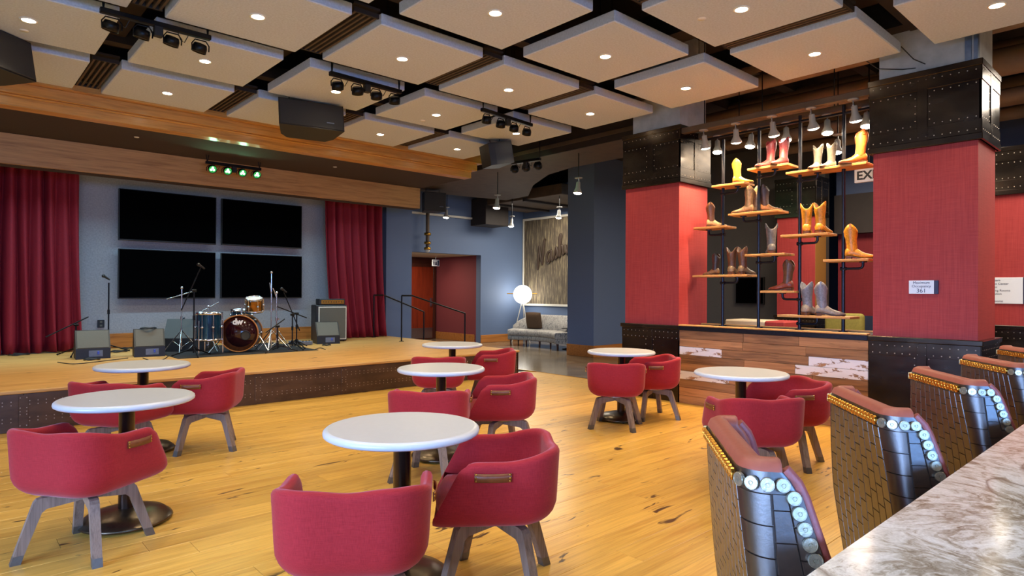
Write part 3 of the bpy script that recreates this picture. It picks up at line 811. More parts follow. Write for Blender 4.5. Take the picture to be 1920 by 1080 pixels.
# ------------------------------------------------------------------ upholstered shells
def upath(t, Wd, B, Rr, xf, a=.30, b=.62):
    s = 1 if t >= 0 else -1; q = abs(t)
    if q <= a: x, y_, n = -B, (Wd-Rr)*q/a, (-1, 0)
    elif q <= b:
        g = (q-a)/(b-a)*PI/2
        x, y_, n = -B+Rr-Rr*math.cos(g), Wd-Rr+Rr*math.sin(g), (-math.cos(g), math.sin(g))
    else:
        g = (q-b)/(1-b); x, y_, n = (-B+Rr)+(xf+B-Rr)*g, Wd, (0, 1)
    return x, s*y_, n[0], s*n[1]
def shell_grid(ts, vs, P):
    cols = []
    for t in ts:
        out = []; inn = []
        th = P['th']; q = abs(t); e = .93
        te = th if q < e else th*math.sqrt(max(.02, 1-((q-e)/(1-e))**2))
        zr = P['rim'](t)
        for v in vs:
            z = P['z0']+(zr-P['z0'])*v; d = P['inset'](z-P['z0']); dW = P.get('insetW', P['inset'])(z-P['z0'])
            x, y_, nx, ny = upath(t, P['W']-dW, P['B']-d, max(.05, P['R']-d*.6), P['xf'](v))
            sh_ = (th-te)/2
            out.append((x-nx*sh_, y_-ny*sh_, z)); inn.append((x-nx*(th-sh_), y_-ny*(th-sh_), z, nx, ny))
        xo = out[-1]; xi = inn[-1]; c = ((xo[0]+xi[0])/2, (xo[1]+xi[1])/2)
        rim = []
        for g in (40, 75, 105, 140):
            cc, ss = math.cos(R(g)), math.sin(R(g))
            rim.append((c[0]+xi[3]*te/2*cc, c[1]+xi[4]*te/2*cc, xo[2]+te*.42*ss))
        k = [i for i, v in enumerate(vs) if v >= P['vi']]
        col = out + rim + [inn[i][:3] for i in reversed(k)]
        cols.append(col)
    return cols
def grid_mesh(mb, cols, close_ends=True, n_out=0):
    m = len(cols[0]); vs = [p for c in cols for p in c]; fs = []
    for i in range(len(cols)-1):
        for j in range(m-1): fs.append((i*m+j, (i+1)*m+j, (i+1)*m+j+1, i*m+j+1))
    mb.add(vs, fs, True)
    if close_ends:
        for i in (0, len(cols)-1):
            c = cols[i]; mb.add(c, [tuple(range(m))])
def fabric(name, c, c2, rough=.85):
    m, nt, b = mat(name)
    a = noise(nt, coords(nt, (26, 26, 620)), 1.0, 3, .6); d = noise(nt, coords(nt, (620, 620, 26)), 1.0, 2)
    h = math_(nt, 'MULTIPLY', math_(nt, 'ADD', a, d), .5)
    L(nt, ramp(nt, h, [(.34, srgb(c2)), (.64, srgb(c))]), b.inputs['Base Color'])
    b.inputs['Roughness'].default_value = rough; b.inputs['Specular IOR Level'].default_value = .2
    b.inputs['Sheen Weight'].default_value = .15; b.inputs['Sheen Roughness'].default_value = .4
    bump(nt, b, h, .3, .002); M[name] = m
fabric('chair_red', (166, 41, 45), (138, 28, 33))
simple('strap_leather', (112, 58, 28), .4, var=.2, scale=40)
simple('table_top', (156, 152, 138), .22, var=.03, scale=30, spec=.5)
simple('table_edge', (196, 197, 197), .3, var=.02)
simple('bronze', (70, 54, 46), .25, .8, var=.12, scale=12)
simple('pewter_base', (96, 84, 68), .28, .9, var=.25, scale=14, bmp=.15)

def rim_chair(t):
    q = abs(t)
    def sm(a, b, x):
        x = max(0, min(1, (x-a)/(b-a))); return x*x*(3-2*x)
    back = .662 + .012*sm(0, .35, q)
    return back - .042*sm(.40, .76, q)
CH = dict(W=.305, B=.29, R=.17, th=.05, z0=.335, rim=rim_chair, vi=.36,
          xf=lambda v: .302-.13*(max(0, v-.18)/.82)**1.0 - (.022*((v-.9)/.1)**2 if v > .9 else 0),
          inset=lambda h: .02*max(0, 1-h/.38) + (.115*(1-math.sqrt(max(0, 1-(1-min(1, h/.115))**2)))))
def chair_meshes():
    ts = [-1, -.985, -.96, -.93] + [i/24 for i in range(-21, 22)] + [.93, .96, .985, 1]
    vs = [0, .03, .07, .13, .2, .3, .42, .55, .7, .82, .9, .96, 1]
    cols = shell_grid(ts, vs, CH)
    mb = MB(); grid_mesh(mb, cols)
    bot = [c[0] for c in cols]
    mb.add(bot, [tuple(range(len(bot)))])
    shell = mb.mesh('shell')
    # seat cushion: rounded slab between the arms, nose over the front
    st = MB(); P2 = []
    lv = [(.345, .055), (.352, .022), (.375, .004), (.41, 0), (.435, .004), (.452, .02), (.46, .05)]
    loops = []
    for z, d in lv:
        lp = []
        for i in range(41):
            t = -1+i/20
            x, y_, nx, ny = upath(t, .262-d-(.06 if z < .38 else 0), .235-d, .13, .268-d-(.02 if z < .37 else 0))
            if abs(t) > .9:
                x -= .028*((abs(t)-.9)/.1)**2*0; 
            lp.append((x, y_, z))
        x, yv = lp[-1][0], lp[-1][1]
        for g in range(1, 12):
            a = g/12; yy = yv*(1-2*a); lp.append((x+.028*math.sin(PI*a), yy, z))
        loops.append(lp)
    m = len(loops[0]); vs_ = [p for l in loops for p in l]; fs = []
    for k in range(len(loops)-1):
        for i in range(m): fs.append((k*m+i, k*m+(i+1) % m, (k+1)*m+(i+1) % m, (k+1)*m+i))
    st.add(vs_, fs, True); st.add(loops[0], [tuple(range(m))]); st.add(loops[-1], [tuple(range(m))], True)
    seat = st.mesh('seat')
    strap = {}
    for sg in (-1, 1):
        b = MB(); n = 14; vv = []
        for i in range(n+1):
            a = i/n; x = .115-.165*a; bow = .013*math.sin(PI*a)**.6; tilt = 0
            y_ = sg*(.3035+bow)
            for dz in (-.019, .019):
                for th in (0, .004): vv.append((x, y_+sg*th, .592+dz))
        ff = []
        for i in range(n):
            o = i*4
            ff += [(o, o+4, o+6, o+2), (o+1, o+3, o+7, o+5), (o, o+1, o+5, o+4), (o+2, o+6, o+7, o+3)]
        b.add(vv, ff, True); b.add(vv[:4], [(0, 1, 3, 2)]); b.add(vv[-4:], [(0, 2, 3, 1)])
        studs = MB()
        for x in (.108, -.043):
            for dz in (-.014, 0, .014): studs.sph((x, sg*.3095, .592+dz), .0052, 8, 5)
        strap[sg] = (b.mesh('strap_handle'), studs.mesh('studs'))
    leg = MB(); w = .022
    T = Matrix(((1, 0, 0, 0), (0, 0, 1, 0), (0, 1, 0, 0), (0, 0, 0, 1)))
    leg.prism([(.02, .322), (.20, .322), (.222, .316), (.236, .30), (.318, .045), (.272, .045), (.20, .245), (.18, .262), (.02, .278)], -w, w, T)
    cap = MB().prism([(.318, .045), (.332, 0), (.286, 0), (.272, .045)], -w-.001, w+.001, T)
    plate = MB().lathe([(.0001, .32), (.13, .32), (.13, .332), (.0001, .336)], n=24)
    return shell, seat, strap, leg.mesh('leg'), cap.mesh('foot_cap'), plate.mesh('swivel_plate')
cme = chair_meshes()
cme[0].materials.append(M['chair_red']); cme[1].materials.append(M['chair_red'])
for sg in (-1, 1): cme[2][sg][0].materials.append(M['strap_leather']); cme[2][sg][1].materials.append(M['brass'])
cme[3].materials.append(M['grey_oak']); cme[4].materials.append(M['cap_steel']); cme[5].materials.append(M['steel'])
def chair(label, x, y_, az, legrot):
    t = thing('club_chair', label, 'chair', (x, y_, 0), R(az), 'red club chairs')
    link('shell', cme[0], t); link('seat', cme[1], t)
    for sg in (-1, 1):
        s_ = link('strap_handle', cme[2][sg][0], t); tag(link('studs', cme[2][sg][1], s_), kind='stuff')
    for i in range(4):
        l = link('leg', cme[3], t, (0, 0, 0), R(legrot-az+90*i)); link('foot_cap', cme[4], l)
    link('swivel_plate', cme[5], t)
TB = {'near_left': (.862, 4.44), 'back_left': (1.34, 6.28), 'front': (1.675, 2.63), 'mid': (3.20, 4.42), 'back_mid': (4.72, 6.29), 'right_mid': (5.63, 4.39), 'right': (4.92, 2.60)}
TL = {'near_left': 'round white pedestal table at the left, nearest the camera there', 'back_left': 'round white pedestal table at the far left in front of the stage speakers', 'front': 'largest round white pedestal table in the front centre', 'mid': 'round white pedestal table in the middle of the room, behind the front centre one', 'back_mid': 'smallest round white pedestal table by the stage corner', 'right_mid': 'round white pedestal table beside the left red pillar', 'right': 'round white pedestal table before the reclaimed wood wall'}
tt = MB().lathe([(.0001, .762), (.350, .762), (.350, .748), (.0001, .748)], n=64).mesh('tabletop'); tt.materials.append(M['table_top'])
te = MB().lathe([(.349, .7625), (.362, .760), (.371, .752), (.373, .743), (.371, .734), (.360, .727), (.29, .725), (.0001, .725)], n=64).mesh('edge_band'); te.materials.append(M['table_edge'])
tc_ = MB().lathe([(.043, .05), (.043, .708), (.07, .713), (.07, .725)], n=28).mesh('column'); tc_.materials.append(M['bronze'])
tb_ = MB().lathe([(.248, .012), (.254, .018), (.248, .028), (.21, .058), (.14, .076), (.08, .083), (.05, .09), (.0001, .09)], n=48).mesh('base'); tb_.materials.append(M['pewter_base'])
tg = MB().cyl((0, 0, 0), (0, 0, .014), .016, n=12).mesh('glide'); tg.materials.append(M['black_plastic'])
for k_, (x, y_) in TB.items():
    t = thing('pedestal_table', TL[k_], 'table', (x, y_, 0), 0, 'round cafe tables')
    link('tabletop', tt, t); link('edge_band', te, t); link('column', tc_, t); b = link('base', tb_, t)
    for i in range(4): link('glide', tg, b, (.2*math.cos(R(45+90*i)), .2*math.sin(R(45+90*i)), 0))
chair('red club chair at the far left edge, in front of the left table', .613, 4.123, 36, 0)
chair('red club chair between the two left tables', 1.10, 5.93, 36, 12)
chair('red club chair right of the far left table, beside the stage', 1.79, 6.03, 146, 27)
chair('red club chair nearest the camera, seen from behind', 1.26, 2.31, 54, 20)
chair('red club chair right of the front centre table, side view', 2.04, 2.35, 142, -5)
chair('red club chair behind the front centre table, seen from behind', 2.79, 3.99, 48, -12)
chair('red club chair right of the middle table, seat visible', 3.60, 4.09, 143, 27)
chair('red club chair half hidden behind the middle table', 4.22, 5.87, 50, 5)
chair('red club chair at the stage corner, right of the smallest table', 5.10, 5.98, 143, 20)
chair('red club chair seen squarely from behind, left of the left red pillar', 5.284, 4.19, 40, -17)
chair('red club chair in front of the left red pillar, side view', 6.0, 4.245, 140, 17)
chair('red club chair seen from behind, before the reclaimed wood wall', 4.38, 2.22, 52, -30)
chair('red club chair tucked right of the table before the reclaimed wood wall', 5.25, 2.37, 146, -35)

# ------------------------------------------------------------------ bar counter
def _quartz():
    m, nt, b = mat('quartz')
    v = coords(nt, (1, 1, 1))
    w = noise(nt, v, 1.7, 4, .55, 1.6)
    rn = N(nt, 'ShaderNodeTexNoise'); rn.inputs['Scale'].default_value = 2.2; rn.inputs['Detail'].default_value = 5; rn.inputs['Distortion'].default_value = 2.5; L(nt, v, rn.inputs['Vector'])
    vv = N(nt, 'ShaderNodeVectorMath', operation='ADD'); L(nt, v, vv.inputs[0])
    s_ = N(nt, 'ShaderNodeVectorMath', operation='SCALE'); s_.inputs['Scale'].default_value = .5; L(nt, rn.outputs['Color'], s_.inputs[0]); L(nt, s_.outputs[0], vv.inputs[1])
    fl_ = noise(nt, vv.outputs[0], 15, 6, .68, .6)
    sp = noise(nt, v, 160, 2)
    k = math_(nt, 'ADD', math_(nt, 'MULTIPLY', fl_, .62), math_(nt, 'MULTIPLY', w, .42))
    c = ramp(nt, k, [(.40, srgb((146, 126, 98))), (.47, srgb((188, 172, 146))), (.53, srgb((226, 214, 192))), (.61, srgb((242, 234, 216)))])
    w2 = noise(nt, v, .8, 3, .5, 1.2)
    vein = math_(nt, 'ABSOLUTE', math_(nt, 'SUBTRACT', w2, .5))
    c = mix(nt, ramp(nt, vein, [(.0, (.8, .8, .8)), (.007, (0, 0, 0))]), c, srgb((128, 104, 80)))
    c = mix(nt, .25, c, ramp(nt, sp, [(.4, (.6, .55, .5)), (.6, (1, 1, 1))]), 'MULTIPLY')
    L(nt, c, b.inputs['Base Color']); b.inputs['Roughness'].default_value = .12
    b.inputs['Specular IOR Level'].default_value = .5; M['quartz'] = m
_quartz()
cn = thing('bar_counter', 'bar with polished grey and white veined stone top', 'bar counter', (3, 0, 0))
MB().bb(-3.6, 5.2, -.42, .48, .88, .92, bev=.003).build('stone_top', 'quartz', cn)
MB().bb(-3.6, 5.1, -.40, .12, .0, .88).build('bar_front', 'brown_wood', cn)

# ------------------------------------------------------------------ bar stools
def weave():
    for nm, c, r_ in (('weave_brown', (58, 43, 33), .33),):
        m, nt, b = mat(nm)
        n = noise(nt, coords(nt, (1, 1, 1)), 60, 5, .6)
        L(nt, ramp(nt, n, [(.3, srgb(tuple(x*.75 for x in c))), (.7, srgb(c))]), b.inputs['Base Color'])
        b.inputs['Roughness'].default_value = r_; b.inputs['Specular IOR Level'].default_value = 1.0; b.inputs['Coat Weight'].default_value = .35; b.inputs['Coat Roughness'].default_value = .4
        bump(nt, b, n, .25, .002); M[nm] = m
weave()
simple('coral_leather', (158, 80, 58), .5, var=.06, scale=60, bmp=.1)
simple('rose_leather', (150, 74, 66), .45, var=.1, scale=200, bmp=.2)
simple('stud_silver', (176, 172, 150), .35, .8, var=.2, scale=160, bmp=.3)
simple('stud_gold', (206, 150, 62), .25, 1.0, var=.12, scale=80)
def sm_(a, b, x):
    x = max(0, min(1, (x-a)/(b-a))); return x*x*(3-2*x)
STL = dict(W=.335, B=.27, R=.06, th=.06, z0=.40, rim=lambda t: 1.03-.0*abs(t), vi=.30,
           xf=lambda v: .03-.19*v + .22*(max(0, .45-v)/.45)**1.5 - (.02*((v-.92)/.08)**2 if v > .92 else 0),
           inset=lambda h: .06*max(0, 1-h/.63)**1.1, insetW=lambda h: .05*max(0, 1-h/.30)**1.4+.17*max(0, h-.24))
def stool_meshes():
    A_, B_ = .50, .66
    ts = [-1, -.985, -.96, -.93, -.86, -.78, -.72] + [i/25*.66 for i in range(-25, 26)] + [.72, .78, .86, .93, .96, .985, 1]
    vs = [0, .08, .18, .28, .4, .5, .6, .7, .8, .88, .93, .97, 1]
    global upath
    base = upath
    def up2(t, Wd, B, Rr, xf, a=A_, b=B_): return base(t, Wd, B, Rr, xf, a, b)
    upath = up2
    cols = shell_grid(ts, vs, STL)
    mb = MB(); no = len(vs)
    grid_mesh(mb, [c[:no] for c in cols], False); back = mb.mesh('back_shell')
    mp = MB(); grid_mesh(mp, [c[no-1:] for c in cols]); pad = mp.mesh('inner_padding')
    # woven leather strips: raised pads following the outer skin, brick pattern
    strips = []
    def P_(t, v, off):
        z = STL['z0']+(STL['rim'](t)-STL['z0'])*v; d = STL['inset'](z-STL['z0']); dW = STL['insetW'](z-STL['z0'])
        x, y_, nx, ny = base(t, STL['W']-dW, STL['B']-d, max(.05, STL['R']-d*.6), STL['xf'](v), A_, B_)
        return Vector((x+nx*off, y_+ny*off, z))
    rows = 9
    tcuts = [-1, -.83, -.66] + [-.5+.1*i for i in range(11)] + [.66, .83, 1]
    for ci in range(len(tcuts)-1):
        t0, t1 = tcuts[ci], tcuts[ci+1]
        for r_ in range(rows+1):
            sh_ = .5 if ci % 2 else 0
            v0, v1 = max(0, (r_-sh_)/rows*.93), min(.93, (r_+1-sh_)/rows*.93)
            if v1-v0 < .02: continue
            e = .05; dt, dv = (t1-t0)*e, (v1-v0)*.03
            n = 6; m = MB(); top = []; bot = []
            for i in range(n+1):
                for k in range(2):
                    tt_ = t0+dt+(t1-t0-2*dt)*i/n; vv_ = (v0+dv, v1-dv)[k]
                    bot.append(P_(t0+(t1-t0)*i/n*1.0, (v0+.001, v1-.001)[k], .0006)); top.append(P_(tt_, vv_, .0045))
            vs_ = bot+top; q = len(bot); ff = []
            for i in range(n):
                ff.append((q+2*i, q+2*i+2, q+2*i+3, q+2*i+1))
                ff += [(2*i, 2*i+2, q+2*i+2, q+2*i), (2*i+1, q+2*i+1, q+2*i+3, 2*i+3)]
            ff += [(0, q, q+1, 1), (2*n, 2*n+1, q+2*n+1, q+2*n)]
            m.add(vs_, [f for f in ff if min(f) < q], False); m.add(top, [tuple(i-q for i in f) for f in ff if min(f) >= q], True); me = m.mesh('leather_strip'); me.materials.append(M['weave_brown']); strips.append(me)
    # nail heads: along the top of the back (gold) and down the wing edges (silver)
    nails = []
    def nail_at(t, v):
        p = P_(t, v, .010); a = P_(min(1, t+.01), v, 0)-P_(max(-1, t-.01), v, 0); b = P_(t, min(1, v+.01), 0)-P_(t, max(0, v-.01), 0)
        n = a.cross(b).normalized(); c = Vector((p.x+.05, p.y*0, 0))
        if n.dot(Vector((p.x-.05, p.y, 0))) < 0: n = -n
        return p, n
    nb = 17
    for i in range(nb): nails.append(('gold', *nail_at(-.49+.98*i/(nb-1), .965)))
    for sg in (-1, 1):
        # walk along the wing: over the corner, along its short top, then down the sloping front edge
        def qe(v): return 1-.34*.021/(STL['xf'](v)+STL['B']-STL['R'])
        path = [(.55+.004*i, .962) for i in range(90) if .55+.004*i < qe(.94)-.02] + [(qe(.94)-.02+.0005*i, .962-.0006*i) for i in range(40)] + [(qe(v_), v_) for v_ in [.938-.004*i for i in range(175)]]
        last = P_(.49*sg, .965, .01)
        for q, v in path:
            p = P_(q*sg, v, .01)
            if (p-last).length >= .0315: nails.append(('silver', *nail_at(q*sg, v))); last = p
    pp = MB()
    for sg in (-1, 1):
        pts = []
        for i in range(22):
            v = 1.0-i/21*.95; z = STL['z0']+(STL['rim'](1)-STL['z0'])*v; d = STL['inset'](z-STL['z0']); dW = STL['insetW'](z-STL['z0'])
            x, y_, nx, ny = base(sg, STL['W']-dW, STL['B']-d, .06, STL['xf'](v), A_, B_)
            pts.append((x+.002, y_-ny*.02, z))
        pp.tube(pts, .017, 10)
    piping = pp.mesh('front_piping'); piping.materials.append(M['rose_leather'])
    upath = base
    back.materials.append(M['weave_brown']); pad.materials.append(M['coral_leather'])
    return back, pad, strips, nails, piping
ST = stool_meshes()
nh = {}
for kk, mm, rr in (('gold', 'stud_gold', .0150), ('silver', 'stud_silver', .0152)):
    nh[kk] = MB().lathe([(rr, -.004), (rr, .003), (rr*.95, .0045), (rr*.88, .0045), (rr*.85, .0036), (rr*.36, .0036), (rr*.33, .0018), (rr*.24, .0018), (rr*.2, .0036), (.0001, .0036)], n=20, sm=False).mesh('nail_head')
    nh[kk].materials.append(M[mm])
sseat = MB().lathe([(.0001, .50), (.20, .50), (.215, .54), (.22, .62), (.205, .655), (.14, .672), (.0001, .676)], n=36, mtx=Matrix.Identity(3)).mesh('seat'); sseat.materials.append(M['coral_leather'])
scol = MB().lathe([(.23, .0), (.235, .01), (.22, .02), (.05, .04), (.028, .06), (.028, .40), (.12, .40), (.12, .42), (.0001, .42)], n=32).mesh('pedestal'); scol.materials.append(M['black_metal'])
sring = MB().tube([(.19*math.cos(2*PI*i/28), .19*math.sin(2*PI*i/28), .22) for i in range(29)], .011, 8).cyl((-.19, 0, .22), (.19, 0, .22), .008).mesh('foot_ring'); sring.materials.append(M['steel'])
def stool(label, x, y_, az):
    t = thing('bar_stool', label, 'bar stool', (x, y_, 0), R(az), 'woven leather bar stools')
    bk_ = link('back_shell', ST[0], t); link('front_piping', ST[4], link('inner_padding', ST[1], t))
    for me in ST[2]: link('leather_strip', me, bk_)
    for kk, p, n in ST[3]:
        o = link('nail_head', nh[kk], t, p); o.rotation_euler = n.to_track_quat('Z', 'Y').to_euler()
    link('seat', sseat, t); link('pedestal', scol, t); link('foot_ring', sring, t)
slab = ['nearest to the camera, cut off by the frame bottom', 'second nearest to the camera', 'third from the camera, in front of the right pillar', 'fourth from the camera at the right edge', 'farthest one along the bar, only its top visible']
for i, fx in enumerate((1.69, 2.60, 3.60, 4.56, 5.55)):
    stool('woven brown leather bar stool, ' + slab[i], fx-.01, .645, -51)

# ------------------------------------------------------------------ sofa, cushion, globe lamp in the lounge
def _snake():
    m, nt, b = mat('snakeskin')
    v = coords(nt, (1, 1, 1))
    n = noise(nt, coords(nt, (5, 30, 5)), 1.4, 4, .6, 1.5); vo = N(nt, 'ShaderNodeTexVoronoi'); vo.inputs['Scale'].default_value = 55; L(nt, v, vo.inputs['Vector'])
    c = ramp(nt, n, [(.38, srgb((92, 92, 100))), (.5, srgb((196, 190, 180))), (.64, srgb((120, 116, 116)))])
    c = mix(nt, .4, c, ramp(nt, vo.outputs['Distance'], [(.0, (1, 1, 1)), (.5, (.4, .4, .42))]), 'MULTIPLY')
    L(nt, c, b.inputs['Base Color']); b.inputs['Roughness'].default_value = .6; M['snakeskin'] = m
_snake()
simple('cushion_brown', (84, 62, 42), .85, var=.3, scale=30, stretch=(1, 8, 1))
sf = thing('sofa', 'curved sofa in grey snakeskin print with dark tapered legs', 'sofa', (11.75, 11.3, 0))
def arc(rad, a): return Vector((-2.2+rad*math.cos(a), rad*math.sin(a)))
A0, A1 = -.62, .56
def sweep(prof, a0, a1, n=28, end=None):
    mb = MB(); cols = []
    for i in range(n+1):
        a = a0+(a1-a0)*i/n; s = 1.0
        col = []
        for (rr, z) in prof:
            zz = z if end is None else z*end(i/n)+(1-end(i/n))*min(z, end.__defaults__[0] if end.__defaults__ else z)
            p = arc(rr, a); col.append((p.x, p.y, zz))
        cols.append(col)
    m = len(cols[0]); vs = [p for c in cols for p in c]
    fs = [(i*m+j, (i+1)*m+j, (i+1)*m+(j+1) % m, i*m+(j+1) % m) for i in range(n) for j in range(m)]
    mb.add(vs, fs, True); mb.add(cols[0], [tuple(range(m))]); mb.add(cols[-1], [tuple(range(m))]); return mb
sweep([(1.60, .16), (1.575, .19), (1.57, .27), (2.35, .27), (2.37, .2), (2.35, .16)], A0, A1).build('base', 'snakeskin', sf)
sweep([(1.57, .275), (1.545, .31), (1.55, .39), (1.58, .425), (2.2, .43), (2.2, .275)], A0, A1).build('seat', 'snakeskin', sf)
def bend(u, zlow=.52): return min(1, (1-u)/.22)**.6 if u > .78 else 1.0
sweep([(2.02, .42), (2.10, .60), (2.16, .76), (2.20, .80), (2.26, .80), (2.32, .74), (2.36, .45), (2.36, .2), (2.1, .2)], A0, A1, end=bend).build('backrest', 'snakeskin', sf)
for a in (-.58, -.3, -.02, .25, .52):
    for rr in (1.63, 2.28):
        p = arc(rr, a); MB().cyl((p.x, p.y, .165), (p.x, p.y, 0), .026, .015, n=10).build('leg', 'brown_wood', sf)
cu_ = thing('cushion', 'square brown velvet cushion leaning on the sofa', 'cushion', (11.50, 11.78, .43), R(200))
mb = MB(); n = 12; vs = []
for sgn in (1, -1):
    for i in range(n+1):
        for j in range(n+1):
            u, v = i/n*2-1, j/n*2-1
            k = (1-u**4)*(1-v**4); f = 1-.06*(abs(u*v))
            vs.append((sgn*.065*max(0, k)**.5, u*.225*(1-.05*v*v), .23+v*.225*(1-.05*u*u)))
fs = []
for s_ in range(2):
    o = s_*(n+1)**2
    for i in range(n):
        for j in range(n):
            a = o+i*(n+1)+j; fs.append((a, a+1, a+n+2, a+n+1))
mb.add(vs, fs, True); cush = mb.build('cover', 'cushion_brown', cu_); cush.rotation_euler = (0, R(14), 0)
emit('globe_glow', (255, 250, 236), 6.0)
gp = CAMP + (at(980, 552, z=.3)-CAMP).normalized()*17.5
gl = thing('globe_floor_lamp', 'large glowing white globe lamp on slim tripod behind the sofa', 'floor lamp', (gp.x, gp.y, 0))
MB().sph((0, 0, gp.z), .255, 32, 20).build('globe', 'globe_glow', gl)
MB().cyl((-.33, .28, gp.z+.02), (.30, -.26, gp.z+.02), .012).build('cross_rod', 'brass', gl)
for i in range(3):
    a = R(30+120*i); MB().cyl((.03*math.cos(a), .03*math.sin(a), gp.z-.25), (.3*math.cos(a), .3*math.sin(a), 0), .012, n=8).build('tripod_leg', 'white_trim', gl)
st2 = thing('side_table', 'small black wrought iron side table at the sofa end', 'side table', tuple(at(1064, 655, z=0)))
MB().lathe([(.0001, .505), (.16, .505), (.16, .52), (.0001, .52)], n=24).build('top', 'black_metal', st2)
MB().cyl((0, 0, .02), (0, 0, .505), .013).build('stem', 'black_metal', st2)
MB().tube([(0, .0, .24), (0, .05, .22), (0, .075, .17), (0, .06, .12), (0, .02, .12), (0, .01, .15)], .008).build('scroll', 'black_metal', st2)
MB().lathe([(.13, 0), (.13, .012), (.02, .03), (.0001, .03)], n=24).build('foot', 'black_metal', st2)

# script sign on the panel wall
simple('letter_wood', (58, 42, 30), .6)
sg = thing('script_sign', 'carved wooden script lettering on the brown wall panel', 'sign', (XP-.045, 12.45, 2.2))
def smooth_path(ctl, k=6):
    ctl = [Vector(c) for c in ctl]; out = []
    for i in range(len(ctl)-1):
        p0, p1, p2, p3 = ctl[max(0, i-1)], ctl[i], ctl[i+1], ctl[min(len(ctl)-1, i+2)]
        for q in range(k):
            u = q/k; out.append(.5*((2*p1)+(-p0+p2)*u+(2*p0-5*p1+4*p2-p3)*u*u+(-p0+3*p1-3*p2+p3)*u**3))
    return out+[ctl[-1]]
script = [[[(0, -.25), (.12, .3), (.3, 2.0)], [(.3, 2.0), (.5, 1.0), (.75, 0)], [(.75, 0), (.9, 1.0), (1.1, 2.2), (1.3, 2.3)]],
          [[(2.0, .9), (1.7, 1.0), (1.45, .6), (1.5, .1), (1.8, 0), (2.0, .4), (2.1, 1.0), (2.1, .4), (2.2, 0), (2.5, .2)]],
          [[(2.4, .1), (2.75, .9), (2.8, 1.05), (2.95, .6), (2.9, .1), (2.6, 0)]],
          [[(3.1, .1), (3.5, 1.6), (3.45, 2.1), (3.3, 1.6), (3.25, 0), (3.45, .7), (3.65, .95), (3.75, .6), (3.75, .1), (4.0, .2)]],
          [[(4.1, .9), (4.25, .1), (4.4, .1), (4.6, .9), (4.75, .85)]], [[(4.9, .9), (4.95, .1), (5.2, .2)]],
          [[(5.25, .2), (5.6, 1.8), (5.5, 2.1), (5.4, 1.6), (5.4, .2), (5.65, .1)]], [[(5.7, .2), (6.05, 1.8), (5.95, 2.1), (5.85, 1.6), (5.85, .2), (6.1, .1)]],
          [[(6.15, .4), (6.5, .8), (6.35, 1.05), (6.15, .6), (6.25, .1), (6.65, .3)]]]
U = .275; ca, sa = math.cos(R(17)), math.sin(R(17))
for let in script:
    mb = MB()
    for stroke in let:
        pts = []
        for (a, b) in stroke:
            a = a+.28*b; a, b = a*ca-b*sa, a*sa+b*ca
            pts.append((-.015, -(a*U)+.2, b*U-.12))
        q = smooth_path(pts)
        mb.tube(q, .034, 8, [.034*(.75+.4*math.sin(PI*i/(len(q)-1))) for i in range(len(q))])
    mb.build('letter', 'letter_wood', sg)

# occupancy sign and directory sign
def sign_board(name, label, x, y0, y1, z0, z1, lines, cat='sign', edge=True):
    t = thing(name, label, cat, (x, (y0+y1)/2, (z0+z1)/2))
    w, h = abs(y1-y0), z1-z0
    MB().box((-.006, 0, 0), (.012, w, h), bev=.002).build('plate', 'sign_white', t)
    if edge: MB().box((-.007, -w/2-.018, 0), (.014, .036, h), bev=.002).build('edge_strip', 'sign_navy', t)
    for body, size, dz, al, dy in lines:
        me = text_mesh(body, size, .0006, 0, 0, al); me.materials.append(M['ink'])
        o = link('lettering', me, t, (-.0128, dy, dz)); o.rotation_euler = Matrix(((0, 0, -1), (-1, 0, 0), (0, 1, 0))).to_euler()
sign_board('occupancy_sign', 'white maximum occupancy sign on the red pillar', XF+.028, 1.768, 1.98, 1.412, 1.541, [('Maximum', .036, .042, 'CENTER', 0), ('Occupancy', .036, .008, 'CENTER', 0), ('361', .056, -.036, 'CENTER', 0)])
sign_board('directory_sign', 'white directory sign on the far right red pillar', 10.428, 1.62, 2.02, 1.285, 1.63,
           [('Elevators', .04, .135, 'LEFT', .185), ('Fitness Center', .04, .09, 'LEFT', .185), ('Market', .04, .045, 'LEFT', .185), ('Meeting Rooms', .04, 0, 'LEFT', .185), ('Reception', .04, -.045, 'LEFT', .185), ('Pool', .04, -.09, 'LEFT', .185), ('Restrooms', .04, -.14, 'LEFT', .185)])
# EXIT sign in the lobby
pe = at(1629, 328, x=8.6)
ex = thing('exit_sign', 'white hanging exit sign behind the boot display', 'sign', tuple(pe))
MB().box((0, 0, 0), (.05, .32, .17), bev=.004).build('housing', 'white_gloss', ex)
me = text_mesh('EXIT', .15, .001, 0, .004); me.materials.append(M['black_plastic']); o = link('lettering', me, ex, (-.0265, -.02, -.005)); o.rotation_euler = Matrix(((0, 0, -1), (-1, 0, 0), (0, 1, 0))).to_euler()
MB().cyl((0, 0, .095), (0, 0, 1.9), .008).build('stem', 'black_metal', ex)
# restroom sign over the corridor
pr_ = at(817, 493, y=14.6)
rs = thing('restroom_sign', 'small blue and white restroom sign hanging in the corridor', 'sign', tuple(pr_))
MB().box((0, 0, 0), (.24, .02, .18), bev=.003).build('plate', 'sign_white', rs)
for dx_, skirt in ((-.07, 0), (.0, 1)):
    m_ = MB().cyl((dx_, -.011, .055), (dx_, -.014, .055), .017, n=12)
    m_.prism([(dx_-.022, .033), (dx_+.022, .033), (dx_+(.035 if skirt else .014), -.065), (dx_-(.035 if skirt else .014), -.065)], -.014, -.011, XZ())
    m_.build('pictogram', 'sign_navy', rs)
MB().box((.075, -.0115, 0), (.06, .004, .15)).build('pictogram', 'navy_board', rs)
MB().cyl((0, 0, .09), (0, 0, 2.38-pr_.z), .006).build('stem', 'steel', rs)
